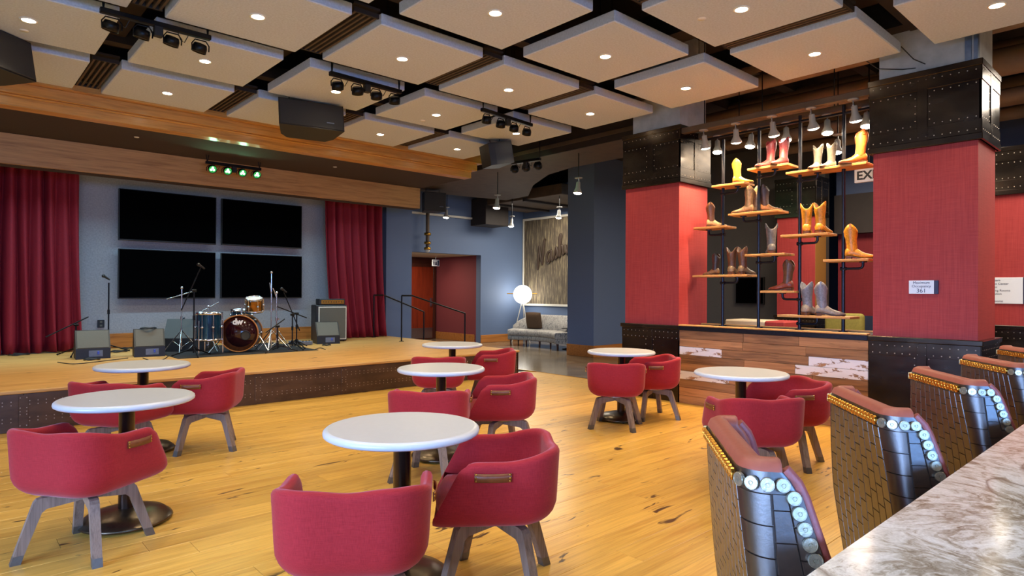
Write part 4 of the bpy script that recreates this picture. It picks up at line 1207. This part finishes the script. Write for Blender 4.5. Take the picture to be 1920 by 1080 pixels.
# ------------------------------------------------------------------ screens on the stage wall
def _scr():
    m, nt, b = mat('screen_black')
    b.inputs['Base Color'].default_value = (.0012, .0012, .0014, 1); b.inputs['Roughness'].default_value = .35
    b.inputs['Specular IOR Level'].default_value = .0; M['screen_black'] = m
_scr()
for nm, x0, x1, z0, z1 in (('upper left', 2.256, 3.815, 2.245, 3.118), ('upper right', 3.908, 5.458, 2.25, 3.112), ('lower left', 2.256, 3.808, 1.25, 2.10), ('lower right', 3.905, 5.466, 1.25, 2.095)):
    t = thing('television', 'large black flat television on the stage wall, %s of four' % nm, 'television', ((x0+x1)/2, 12.5, (z0+z1)/2), 0, 'televisions on the stage wall')
    w, h = x1-x0, z1-z0
    MB().box((0, -.125, 0), (w, .05, h), bev=.004).build('casing', 'black_plastic', t)
    MB().box((0, -.1515, .004), (w-.025, .004, h-.03)).build('screen', 'screen_black', t)
    MB().box((0, -.052, 0), (.5, .096, .4)).build('wall_bracket', 'black_metal', t)

# ------------------------------------------------------------------ curtains
def _velvet():
    m, nt, b = mat('velvet')
    n = noise(nt, coords(nt, (1, 1, 1)), 120, 3)
    L(nt, ramp(nt, n, [(.3, srgb((112, 5, 24))), (.7, srgb((148, 9, 34)))]), b.inputs['Base Color'])
    b.inputs['Roughness'].default_value = .8; b.inputs['Sheen Weight'].default_value = .25; b.inputs['Sheen Tint'].default_value = srgb((230, 40, 90))
    b.inputs['Sheen Roughness'].default_value = .35
    bump(nt, b, n, .2, .003); M['velvet'] = m
_velvet()
def curtain(label, x0, x1, yc, top, flare, nf):
    t = thing('stage_curtain', label, 'curtain', ((x0+x1)/2, yc, ZS))
    hw = (x1-x0)/2; n = nf*12; rows = 16; vs = []; ph = [rng.uniform(-.5, .5) for _ in range(nf+2)]
    for r_ in range(rows+1):
        v = r_/rows; z = .012+(top-ZS)*v
        for i in range(n+1):
            u = i/n; k = u*nf; p_ = ph[int(k) % nf]*(1-k % 1)+ph[(int(k)+1) % nf]*(k % 1)
            amp = .11*(1-.35*v)+.04*math.sin(5*p_)
            x = (-hw-flare[0]*(1-v)**2)*(1-u)+(hw+flare[1]*(1-v)**2)*u + .03*math.sin(2*PI*k*.5+2*v)*(1-v)
            y_ = amp*math.sin(2*PI*k+p_*2*(1-v)) + .03*math.sin(4*PI*k+p_)*(1-v)
            vs.append((x, y_, z))
    fs = [(r_*(n+1)+i, r_*(n+1)+i+1, (r_+1)*(n+1)+i+1, (r_+1)*(n+1)+i) for r_ in range(rows) for i in range(n)]
    mb = MB().add(vs, fs, True); o = mb.build('cloth', 'velvet', t)
    sd = o.modifiers.new('thickness', 'SOLIDIFY'); sd.thickness = .008
    MB().box((0, 0, top-ZS+.03), (2*hw, .06, .05)).build('track', 'black_metal', t)
cl0, cl1 = at(-140, 500, y=12.2).x, at(148, 350, y=12.2).x
curtain('wide dark red velvet curtain at the left of the stage', cl0, cl1, 12.22, 3.40, (0, .06), 11)
cr0, cr1 = at(611, 390, y=12.1).x, at(714, 395, y=12.1).x
curtain('narrow dark red velvet curtain at the right of the stage', cr0, cr1, 12.1, 3.40, (-.22, .10), 7)

# ------------------------------------------------------------------ floor monitors, amplifier
simple('grille_grey', (96, 92, 82), .8, var=.2, scale=300, bmp=.3)
simple('cable_black', (26, 26, 28), .5)
simple('label_blue', (60, 80, 190), .4); simple('label_grey', (96, 104, 122), .4)
def wedge(label, px, py, w, az, group='floor monitors'):
    p = at(px, py, z=ZS)
    t = thing('floor_monitor', label, 'speaker', (p.x, p.y, ZS+.001), R(az), group)   # front faces -y
    h, d = .40, .38
    T = Matrix(((0, 0, 1, 0), (1, 0, 0, 0), (0, 1, 0, 0), (0, 0, 0, 1)))
    prof = [(0, 0), (0, .15), (.17, h), (.27, h), (d+.03, .1), (d, 0)]
    MB().prism(prof, -w/2, w/2, T).build('cabinet', 'black_plastic', t)
    n = Vector((0, -.25, .17)).normalized()
    g = MB(); a = Vector((0, .0, .15)); b = Vector((0, .17, h)); off = Vector((0, -.25, .17)).normalized()*.006
    e = .02
    q = [Vector((-w/2+e, 0, 0))+a+(b-a)*.03, Vector((w/2-e, 0, 0))+a+(b-a)*.03, Vector((w/2-e, 0, 0))+a+(b-a)*.97, Vector((-w/2+e, 0, 0))+a+(b-a)*.97]
    vs = [p_-off*.2 for p_ in q]+[p_+off for p_ in q]
    g.add(vs, [(0, 1, 5, 4), (1, 2, 6, 5), (2, 3, 7, 6), (3, 0, 4, 7), (4, 5, 6, 7)]).build('grille', 'grille_grey', t)
    MB().box((.03, -.002, .075), (.17, .006, .09), bev=.002).build('connector_panel', 'label_grey', t)
    MB().box((.06, -.009, .085), (.025, .02, .045), bev=.004).build('plug', 'label_blue', t)
    return p
w1 = wedge('black floor monitor in front of the left stage curtain', 175, 673, .42, -4)
w2 = wedge('black floor monitor left of the drum kit with coiled cable on top', 281, 669, .40, -8)
w3 = wedge('black floor monitor in front of the amplifier', 616, 645, .42, -14)
# a further dark cabinet lying behind the drums
p = at(345, 664, z=ZS)
t = thing('floor_monitor', 'large dark speaker cabinet tilted behind the cymbal stand', 'speaker', (p.x+.1, p.y+.35, ZS+.001), R(-30), 'floor monitors')
MB().prism([(0, 0), (0, .22), (.22, .52), (.36, .5), (.5, .1), (.46, 0)], -.32, .32, Matrix(((0, 0, 1, 0), (1, 0, 0, 0), (0, 1, 0, 0), (0, 0, 0, 1)))).build('cabinet', 'black_plastic', t)
MB().box((.323, .2, .2), (.004, .12, .03), bev=.002).build('carry_handle', 'black_metal', t)
am = at(648, 640, z=ZS)
t = thing('amplifier_cabinet', 'tall amplifier cabinet with silver grille by the right curtain', 'amplifier', (am.x-.25, am.y+.1, ZS+.001), R(-12))
MB().box((0, .2, .36), (.60, .40, .70), bev=.012).build('cabinet', 'black_plastic', t)
MB().box((.02, -.004, .36), (.54, .012, .64), bev=.003).build('grille_frame', 'white_trim', t)
MB().box((.02, -.012, .36), (.50, .006, .60)).build('grille_cloth', 'grille_grey', t)
for sx in (-.25, .25):
    for sy in (.05, .35): MB().cyl((sx, sy, 0), (sx, sy, .012), .02, n=10).build('foot', 'black_plastic', t)
t2 = thing('guitar_amplifier', 'small guitar amplifier with knobs on top of the cabinet', 'amplifier', (am.x-.22, am.y+.13, ZS+.712), R(-12))
MB().box((0, .15, .06), (.50, .28, .115), bev=.008).build('casing', 'black_plastic', t2)
MB().box((.01, .008, .06), (.44, .006, .075)).build('control_panel', 'brass', t2)
for i in range(8): MB().cyl((-.17+.05*i, .007, .06), (-.17+.05*i, -.008, .06), .010, n=10).build('knob', 'black_plastic', t2)

# ------------------------------------------------------------------ rug and drum kit
simple('rug_black', (30, 31, 34), .95, var=.2, scale=120, bmp=.4)
ra, rb = at(330, 672, z=ZS), at(592, 657, z=ZS)
rw = tag(MB().bb(ra.x, rb.x+.05, min(ra.y, rb.y), 11.9, ZS, ZS+.008, bev=.003).build('drum_rug', 'rug_black'), 'black rug under the drum kit', 'rug')
ZR = ZS+.0085
simple('drum_teal', (24, 66, 92), .12, .5, var=.3, scale=6, coat=.6)
simple('drum_wrap', (150, 110, 56), .15, .9, var=.35, scale=10)
simple('drum_head_dark', (44, 10, 16), .12, var=.1, coat=.5)
simple('drum_head', (214, 212, 206), .5)
wood('hoop_wood', (186, 120, 56), (150, 92, 40), axis=2, obj_var=.02)
def drum(name, label, c, axis, r, depth, shell_m, hoop_m, head_front, lugs=8, group='drum kit'):
    """drum centred at c, axis along unit vector"""
    t = thing(name, label, 'drum', c, 0, group)
    Q = Vector(axis).normalized().to_track_quat('Z', 'Y').to_matrix()
    MB().lathe([(r*.985, -depth/2), (r*.985, depth/2)], n=40, mtx=Q).build('shell', shell_m, t)
    for s_ in (-1, 1):
        MB().lathe([(r*.97, s_*depth/2-.012), (r*1.035, s_*depth/2-.014), (r*1.035, s_*depth/2+.022), (r*.985, s_*depth/2+.022), (r*.975, s_*depth/2+.004)], n=40, mtx=Q).build('hoop', hoop_m, t)
        MB().lathe([(.0001, s_*(depth/2+.006)), (r*.98, s_*(depth/2+.006)), (r*.98, s_*(depth/2-.002))], n=40, mtx=Q).build('head', head_front if s_ > 0 else 'drum_head', t)
    for i in range(lugs):
        a = 2*PI*i/lugs; u = Q @ Vector((math.cos(a), math.sin(a), 0)); w = Q @ Vector((0, 0, 1))
        MB().cyl(u*r*1.05+w*depth*.5, u*r*1.05-w*depth*.5, .006, n=6).sph(u*r*1.04, .022, 8, 6).build('tension_rod', 'chrome', t)
    return t, Q
bp = at(449, 661, z=ZR)
br = .285
baxis = Vector((-.50, -.866, 0))
bd, Q = drum('bass_drum', 'teal bass drum with dark front head and wooden hoop', (bp.x+.10, bp.y+.2, ZR+br*1.05), baxis, br, .40, 'drum_teal', 'hoop_wood', 'drum_head_dark')
fr = Q @ Vector((0, 0, 1)); up_ = Vector((0, 0, 1)); rt_ = up_.cross(fr).normalized()
hx = rt_*.13 + up_*-.06
FM = Matrix((rt_, up_, fr)).transposed()
MB().lathe([(.075, .208), (.075, .214), (.062, .215), (.062, .208)], c=rt_*.10-up_*.03, n=28, mtx=FM).build('port_ring', 'black_plastic', bd)
MB().lathe([(.0001, .209), (.062, .209)], c=rt_*.10-up_*.03, n=28, mtx=FM).build('port_hole', 'grille_grey', bd)
me = text_mesh('dw', .13, .0012, 0, .006, 'CENTER', .85); me.materials.append(M['white_gloss']); o = link('lettering', me, bd, fr*.2085+up_*.185-rt_*.02); o.rotation_euler = FM.to_euler()
for s_ in (-1, 1):
    a = rt_*s_*br*.95-up_*.05; MB().cyl(a, rt_*s_*(br+.16)+fr*.18-up_*(br*1.045), .009, n=8).build('spur', 'chrome', bd)
MB().cyl(up_*(br-.01), up_*(br+.12), .015, n=10).build('tom_post', 'chrome', bd)
tp = Vector((bp.x+.22, bp.y+.22, 0)); pt = at(477, 574, y=bp.y+.2)
drum('rack_tom', 'small bronze tom drum mounted above the bass drum', (pt.x, pt.y, pt.z+.02), (-.12, -.22, .97), .135, .20, 'drum_wrap', 'chrome', 'drum_head', 6)
pf = at(392, 600, y=bp.y+.05)
fd, _q = drum('floor_tom', 'teal floor tom left of the bass drum', (pf.x, pf.y, ZR+.42), (0, 0, 1), .19, .40, 'drum_teal', 'chrome', 'drum_head', 8)
for i in range(3):
    a = R(90+120*i); MB().cyl((.2*math.cos(a), .2*math.sin(a), .1), (.2*math.cos(a), .2*math.sin(a), -.42), .008, n=8).build('leg', 'chrome', fd)
ps_ = at(453, 590, y=bp.y+.75)
sd_, _q = drum('snare_drum', 'small snare drum glimpsed behind the bass drum', (ps_.x, ps_.y, ps_.z), (0, -.05, 1), .17, .13, 'drum_teal', 'chrome', 'drum_head', 8)
MB().cyl((0, 0, -.07), (0, 0, -(ps_.z-ZR)+.02), .012, n=8).build('stand_tube', 'chrome', sd_)
for i in range(3):
    a = R(60+120*i); MB().cyl((0, 0, -(ps_.z-ZR)+.22), (.2*math.cos(a), .2*math.sin(a), -(ps_.z-ZR)+.008), .009, n=8).build('leg', 'chrome', sd_)
th_ = thing('drum_stool', 'low black drum stool behind the kit', 'stool', (ps_.x+.15, ps_.y+.55, ZR), 0)
MB().lathe([(.0001, .42), (.15, .42), (.17, .44), (.17, .48), (.14, .5), (.0001, .5)], n=24).build('seat', 'black_plastic', th_)
for i in range(3):
    a = R(20+120*i); MB().cyl((0, 0, .22), (.22*math.cos(a), .22*math.sin(a), .008), .01, n=8).build('leg', 'chrome', th_)
MB().cyl((0, 0, .1), (0, 0, .42), .014, n=8).build('post', 'chrome', th_)

def tripod(t, h, spread, m='chrome', r=.011, hub=.28, n=3, a0=20):
    MB().cyl((0, 0, .05), (0, 0, h), r, n=10).build('tube', m, t)
    for i in range(n):
        a = R(a0+360/n*i)
        MB().cyl((.01*math.cos(a), .01*math.sin(a), hub), (spread*math.cos(a), spread*math.sin(a), .012), .009, n=8).sph((spread*math.cos(a), spread*math.sin(a), .014), .014, 8, 6).build('leg', m, t)
        MB().cyl((.01*math.cos(a), .01*math.sin(a), .09), (spread*.5*math.cos(a), spread*.5*math.sin(a), hub*.5+.01), .006, n=6).build('brace', m, t)
    MB().cyl((0, 0, hub-.02), (0, 0, hub+.03), r*2).build('collar', m, t)
def pz(px, py, y_): return at(px, py, y=y_)
def cymbal_stand(label, px, py, h, boom, a0=20, y_=None):
    p = at(px, py, z=ZR)
    t = thing('cymbal_stand', label, 'cymbal stand', (p.x, p.y, ZR), 0, 'chrome stands around the drum kit')
    tripod(t, h, .30, 'chrome', .009, .34, 3, a0)
    MB().cyl((0, 0, h*.5), (0, 0, h*.5+.06), .02, n=10).box((.025, 0, h*.5+.03), (.04, .01, .02)).build('wing_clamp', 'chrome', t)
    MB().sph((0, 0, h), .022, 10, 8).build('tilter', 'chrome', t)
    if boom:
        a, b = boom
        va = at(*a, y=p.y)-Vector((p.x, p.y, ZR)); vb = at(*b, y=p.y)-Vector((p.x, p.y, ZR))
        MB().cyl(va, vb, .009, n=8).build('boom_arm', 'chrome', t)
cymbal_stand('chrome cymbal stand with tilted boom arm at the left of the drums', 340, 661, 1.02, ((313, 561), (366, 545)), 10)
cymbal_stand('chrome cymbal stand with short arm in front of the floor tom', 390, 658, .72, ((366, 590), (410, 567)), 40)
cymbal_stand('tall chrome stand immediately right of the bass drum', 508, 658, 1.28, ((506, 530), (510, 560)), 0)
cymbal_stand('chrome hi-hat stand right of the bass drum', 518, 655, .95, ((512, 540), (519, 558)), 60)
def mic_stand(label, base, top, tip0, tip1, mic=None, y_off=0, base_r=.0, rug=False, boom_y=0.0):
    z0 = ZR if rug else ZS+.0005
    p = at(*base, z=z0)
    t = thing('microphone_stand', label, 'microphone stand', (p.x, p.y, z0), 0, 'microphone stands on the stage')
    q = at(*top, y=p.y); h = q.z-z0
    tripod(t, h, .30, 'black_metal', .011, .12, 3, rng.uniform(0, 100))
    if tip0:
        a = at(*tip0, y=p.y)-Vector((p.x, p.y, z0)); b = at(*tip1, y=p.y+boom_y)-Vector((p.x, p.y, z0))
        MB().cyl(a, b, .009, n=8).build('boom', 'black_metal', t)
        MB().cyl((-.03, 0, h), (.03, 0, h), .02, n=10).build('boom_clutch', 'black_metal', t)
    MB().cyl((0, 0, h*.55), (0, 0, h*.55+.07), .018, n=10).build('height_clutch', 'black_metal', t)
    if mic:
        c = at(*mic, y=p.y)-Vector((p.x, p.y, z0))
        MB().cyl(c+Vector((.05, 0, -.03)), c+Vector((-.02, 0, .02)), .012, .02, n=10).sph(c+Vector((-.035, 0, .03)), .027, 10, 8).build('microphone', 'black_plastic', t)
mic_stand('thin black microphone stand standing at the stage wall', (203, 661), (199, 530), None, None, (199, 521))
mic_stand('black boom microphone stand leaning over the left floor monitor', (142, 667), (141, 609), (86, 632), (166, 594))
mic_stand('black boom microphone stand in front of the drums with raised boom', (363, 668), (363, 545), (340, 582), (377, 500), (377, 500), rug=True)
mic_stand('black boom microphone stand right of the drums, mic pointing up', (548, 655), (548, 590), (575, 596), (520, 575), None, rug=True)
mic_stand('slim black microphone stand with raised mic before the right wall', (556, 652), (552, 588), (562, 620), (532, 548), (532, 545), rug=True)
mic_stand('short black boom microphone stand at the bass drum head', (520, 660), (519, 612), (498, 624), (534, 598), None, rug=True)

# coiled cables and stage boxes
def coil(label, px, py, r, turns, z=None, loops=28, base=None):
    p = at(px, py, z=ZS) if base is None else base
    t = thing('cable_coil', label, 'cable', tuple(p))
    pts = []
    for i in range(turns*loops+1):
        a = 2*PI*i/loops; rr = r*(1+.12*math.sin(i*.37)); pts.append((rr*math.cos(a), rr*.9*math.sin(a), .008+.012*(i/(turns*loops))+.004*math.sin(i*.9)))
    MB().tube(pts, .006, 6).build('loops', 'cable_black', t)
def cable(label, pts, z=None):
    q = [at(*p, z=ZS) for p in pts]; o = q[0]
    t = thing('stage_cable', label, 'cable', (o.x, o.y, ZS+.006))
    ctl = [p-o for p in q]; sm = []
    for i in range(len(ctl)-1):
        p0 = ctl[max(0, i-1)]; p1 = ctl[i]; p2 = ctl[i+1]; p3 = ctl[min(len(ctl)-1, i+2)]
        for k in range(8):
            u = k/8
            sm.append(.5*((2*p1)+(-p0+p2)*u+(2*p0-5*p1+4*p2-p3)*u*u+(-p0+3*p1-3*p2+p3)*u**3))
    sm.append(ctl[-1])
    MB().tube([(p.x, p.y, 0) for p in sm], .006, 6).build('cord', 'cable_black', t)
coil('coiled black cable in front of the left floor monitor', 172, 675, .09, 4)
coil('loose coil of black cable between the two left floor monitors', 222, 660, .11, 4)
coil('coiled black cable lying at the foot of the left curtain', 35, 666, .12, 4)
coil('small coil of black cable beside the second floor monitor', 238, 654, .08, 3)
coil('coiled black cable draped on top of the second floor monitor', 0, 0, .10, 4, base=Vector((w2.x+.02, w2.y+.21, ZS+.402)))
coil('flat coil of black cable before the amplifier', 612, 648, .07, 3)
coil('tangle of black cable on the rug behind the drum stands', 545, 652, .16, 4, base=at(548, 648, z=ZR))
cable('black cable running along the stage floor before the left curtain', [(0, 667), (50, 664), (100, 662), (118, 663)])
cable('black cable running from the left monitor towards the second one', [(108, 680), (140, 683), (190, 678), (240, 672)])
cable('black cable curling from the second monitor to the rug', [(268, 672), (285, 677), (305, 675), (316, 668)])
cable('yellow-lit black cable at the right end of the rug', [(560, 659), (585, 657), (600, 653), (610, 656)])
tb = thing('outlet_plate', 'black outlet plate low on the stage wall', 'outlet', tuple(at(189, 607, y=12.498)))
MB().box((0, -.01, 0), (.1, .02, .13), bev=.004).build('plate', 'black_plastic', tb)
for s_ in (-1, 1): MB().box((0, -.022, s_*.03), (.035, .006, .03)).build('socket', 'grille_grey', tb)
for lab, px, py in (('small grey junction box on the stage floor at the far left', 4, 664), ('small grey pedal board on the rug behind the drums', 553, 646), ('small grey effects pedal beside the amplifier', 574, 647)):
    p = at(px, py, z=ZS)
    t = thing('stage_box', lab, 'stage box', (p.x, p.y, ZS+.009))
    MB().box((0, 0, .03), (.2, .12, .06), bev=.006).build('casing', 'label_grey', t)
    for q in range(3): MB().cyl((-.06+.06*q, 0, .06), (-.06+.06*q, 0, .072), .014, n=10).build('switch', 'black_metal', t)

# ------------------------------------------------------------------ hand rails of the stage steps
def hand_rail(label, pa, pb, mid, bot):
    """pa upper post foot on deck, pb lower post on floor"""
    t = thing('hand_rail', label, 'hand rail', (pa.x, pa.y, ZS))
    d = Vector((pb.x-pa.x, 0, 0)); h = .90
    top = Vector((0, 0, h)); flat = Vector((.24, 0, h)); low = Vector((d.x, 0, h-.38))
    MB().tube([top, flat, low], .016, 8).build('rail', 'black_metal', t)
    MB().cyl((0, 0, 0), top, .015, n=8).build('post', 'black_metal', t)
    MB().cyl(low, (d.x, 0, -ZS), .015, n=8).build('post', 'black_metal', t)
    MB().lathe([(.05, 0), (.05, .008), (.0001, .008)], n=16).build('base_plate', 'black_metal', t)
p1 = at(703, 633, z=ZS); p2 = at(752, 640, z=ZS)
hand_rail('black steel hand rail beside the right curtain', Vector((6.90, 11.98, 0)), Vector((8.18, 11.98, 0)), 0, 0)
hand_rail('black steel hand rail nearer to the stage edge', Vector((6.78, 10.70, 0)), Vector((8.36, 10.70, 0)), 0, 0)

# ------------------------------------------------------------------ sprinkler riser and hung loudspeaker at the stage side
pr = at(803, 440, y=13.05)
t = thing('sprinkler_riser', 'exposed pipe with brass valves on the blue wall', 'pipe', (pr.x, 13.08, 0))
MB().cyl((0, 0, 2.42), (0, 0, 4.79), .045, n=14).build('pipe', 'duct_brown', t)
for z in (2.46, 2.60, 2.82):
    MB().lathe([(.05, -.03), (.085, -.03), (.085, .03), (.05, .03)], c=(0, 0, z), n=16).build('coupling', 'brass', t)
MB().sph((0, 0, 2.42), .06, 12, 8).build('valve', 'white_trim', t)
def loudspeaker(label, c, w, d, h, rz, tilt, poly=None, logo=True, hang=.35):
    t = thing('hung_loudspeaker', label, 'speaker', tuple(c), rz, 'loudspeakers under the ceiling')
    t.rotation_euler = (tilt, 0, rz)
    pl = [(-w/2, 0), (-w/2+.07, d*.75), (-w*.3, d), (w*.3, d), (w/2-.07, d*.75), (w/2, 0)] if poly is None else poly
    MB().prism(pl, -h/2, h/2).build('cabinet', 'black_plastic', t)
    MB().box((0, -.006, 0), (w*.97, .012, h*.94), bev=.005).build('grille', 'grille_dark', t)
    if logo: MB().box((w*.28, -.0135, -h*.25), (.09, .004, .014)).build('badge', 'label_grey', t)
    if hang:
        for s_ in (-1, 1): MB().cyl((s_*w*.3, d*.4, h/2), (s_*w*.3, d*.4, h/2+hang), .006, n=6).build('hanger', 'black_metal', t)
simple('grille_dark', (44, 42, 40), .7, var=.3, scale=260, bmp=.3)
ps1 = at(585, 215, z=3.56)
loudspeaker('wide black loudspeaker hung below the ceiling panels, centre left', ps1, .78, .36, .34, R(-12), R(-12))
ps2 = at(946, 290, z=3.56)
loudspeaker('black loudspeaker hung above the stage corner, seen from its side', ps2, .55, .34, .34, R(75), R(-10), logo=False)
ps3 = at(8, 95, z=3.56)
loudspeaker('black loudspeaker cut off by the left picture edge', ps3, .6, .36, .38, R(40), R(-10), logo=False)
ps4 = at(816, 378, y=11.6)
loudspeaker('square black loudspeaker hung beside the oak fascia', ps4, .52, .42, .42, R(-14), 0, hang=.15)

# ------------------------------------------------------------------ light bars with four cans
emit('led_green', (190, 245, 200), 9.0)
emit('lens_green', (30, 130, 60), .9)
simple('can_inside', (70, 68, 64), .4, .3)
can = MB().lathe([(.0001, .0), (.052, .0), (.062, -.03), (.062, -.075), (.056, -.075), (.054, -.03), (.0001, -.025)], n=20).mesh('can'); can.materials.append(M['black_metal'])
cl_ = MB().lathe([(.0001, -.062), (.056, -.062), (.056, -.066)], n=20).mesh('lens'); cl_.materials.append(M['can_inside'])
led = MB()
for i in range(3): led.sph((.022*math.cos(2*PI*i/3+.5), .022*math.sin(2*PI*i/3+.5), -.066), .0155, 10, 6, (1, 1, .4))
led = led.mesh('diodes'); led.materials.append(M['led_green'])
def light_bar(label, a, b, lit=False, aim=(0, 0), sc=1.0, n=4, hang=.28):
    a, b = Vector(a), Vector(b); c = (a+b)/2; d = b-a; ln = d.length
    t = thing('stage_light_bar', label, 'stage light', tuple(c), math.atan2(d.y, d.x), 'stage light bars')
    MB().box((0, 0, 0), (ln, .05, .045), bev=.006).build('bar', 'black_metal', t)
    MB().box((0, 0, -.06), (.07, .06, .09), bev=.006).build('control_box', 'black_plastic', t)
    for s_ in (-1, 1):
        MB().cyl((s_*ln*.47, 0, 0), (s_*ln*.47+.02, 0, hang), .006, n=6).cyl((s_*ln*.47, 0, 0), (s_*ln*.47-.02, 0, hang), .006, n=6).build('hanger', 'black_metal', t)
    for i in range(n):
        x = (-.40+.80*i/(n-1))*ln
        hd = thing_part('lamp_head', t, (x, 0, -.03))
        yk = MB().tube([(-.07, 0, -.10), (-.072, 0, -.05), (-.045, 0, -.012), (.045, 0, -.012), (.072, 0, -.05), (.07, 0, -.10)], .006, 6)
        y0 = yk.build('lamp_yoke', 'black_metal', t, (x, 0, -.03))
        cn_ = link('lamp_can', can, t, (x, 0, -.03)); cn_.location = (x, 0, -.075)
        cn_.rotation_euler = aim[i] if isinstance(aim, list) else (*aim, 0)
        ln_ = link('lens', cl_, cn_)
        if lit: ln_.material_slots[0].link = 'OBJECT'; ln_.material_slots[0].material = M['lens_green']
        if lit: tag(link('diodes', led, cn_), kind='stuff')
        cb = MB().tube([(.04, 0, -.02), (.07, .03, -.07), (.1, .02, -.09), (.125, 0, -.03)], .004, 6).build('cord', 'cable_black', t, (x, 0, 0)) if i < n-1 else None
        if lit and i in (0, 2):
            l = bpy.data.lights.new('led_beam', 'SPOT'); l.energy = 2.5; l.color = (.35, 1, .55); l.spot_size = R(150); l.shadow_soft_size = .04
            lo = bpy.data.objects.new('led_beam', l); COL.objects.link(lo); lo.parent = cn_; lo.location = (0, 0, -.09)
def thing_part(*a): return None
zb_ = 3.69
light_bar('black light bar with four dark cans, nearest to the left edge', at(187, 18, z=zb_), at(395, 72, z=zb_), False, (R(12), R(10)))
light_bar('black light bar with four dark cans near the ceiling centre', at(618, 137, z=zb_), at(752, 173, z=zb_), False, (R(25), R(-20)))
light_bar('black light bar with four dark cans nearest to the red pillars', at(903, 205, z=zb_), at(997, 235, z=zb_), False, (R(25), R(-20)))
light_bar('black light bar with four green lit cans in front of the oak fascia', Vector((3.02, 10.3, 3.36)), Vector((3.86, 10.3, 3.36)), True, (R(-62), 0), hang=.114)
pq = at(985, 293, z=3.6)
light_bar('small light bar with green lit cans beside the hung loudspeaker', Vector((pq.x-.05, pq.y+.28, 3.52)), Vector((pq.x+.05, pq.y-.30, 3.52)), True, (R(50), R(30)), n=3, hang=1.28)

# ------------------------------------------------------------------ pendant spots over the lounge
for lab, px, py, yy in (('small white pendant spot left of the others under the duct', 933, 365, 9.2), ('small white pendant spot in front of the back wall corner', 960, 405, 11.6), ('small white pendant spot before the brown wall panel', 1049, 388, 10.2), ('small white pendant spot in front of the blue pillar', 1085, 333, 7.0), ('small white pendant spot under the square loudspeaker', 838, 388, 12.4)):
    p = at(px, py, y=yy); 
    spot_lamp('pendant_spot', lab, (p.x, p.y, p.z), 'pendant spots of the lounge', (0, R(6)), 45, stem=4.36-p.z, sc=1.15, ang=95, col=(1, .86, .66))

# ------------------------------------------------------------------ things glimpsed in the lobby
pt_ = at(1405, 545, x=12.40)
t = thing('lobby_television', 'black television on the dark grey lobby wall', 'television', (12.455, pt_.y, pt_.z))
MB().box((-.03, 0, 0), (.05, .62, .56), bev=.004).build('casing', 'black_plastic', t)
MB().box((-.057, 0, 0), (.004, .58, .52)).build('screen', 'screen_black', t)
pc = at(1412, 603, x=9.6)
t = thing('lobby_bench', 'cream and red box seat behind the boot display', 'bench', (9.6, pc.y, 0))
MB().bb(-.25, .3, -.30, .35, 0, pc.z+.03, bev=.02).build('cream_body', 'beige', t)
MB().bb(-.25, .3, -.62, -.305, 0, pc.z+.03, bev=.02).build('red_body', 'red_linen', t)
pg = at(1572, 580, x=10.8)
simple('olive_fabric', (128, 118, 48), .8)
t = thing('lobby_armchair', 'olive yellow armchair in the lobby behind the boots', 'armchair', (10.8, pg.y, 0))
MB().box((0, 0, .3), (.65, .62, .26), bev=.04, seg=2).build('seat', 'olive_fabric', t)
MB().box((.26, 0, .72), (.16, .60, .72), bev=.06, seg=3).build('backrest', 'olive_fabric', t)
for s_ in (-1, 1): MB().box((0, s_*.33, .48), (.6, .09, .28), bev=.03, seg=2).build('arm', 'olive_fabric', t)
for sx in (-.25, .25):
    for sy in (-.25, .25): MB().cyl((sx, sy, .18), (sx, sy, 0), .02, n=8).build('leg', 'brown_wood', t)
# shelf of brushed bands at far lobby (lit window-like strips)
pv = at(1600, 385, x=13.0)
t = thing('wall_camera', 'small wired sensor on top of the right pillar', 'sensor', tuple(at(1750, 124, x=XF+.1)))
MB().box((0, 0, 0), (.05, .14, .05), bev=.008).build('housing', 'label_grey', t)
MB().cyl((0, -.06, -.12), (0, -.06, .02), .012, n=8).build('post', 'white_gloss', t)
MB().tube([(0, .02, .0), (-.05, .25, .02), (-.12, .45, .06), (-.2, .55, .16)], .005, 6).build('cable', 'cable_black', t)
MB().tube([(0, .03, .01), (-.1, .14, .08), (-.2, .22, .2)], .005, 6).build('cable', 'cable_black', t)
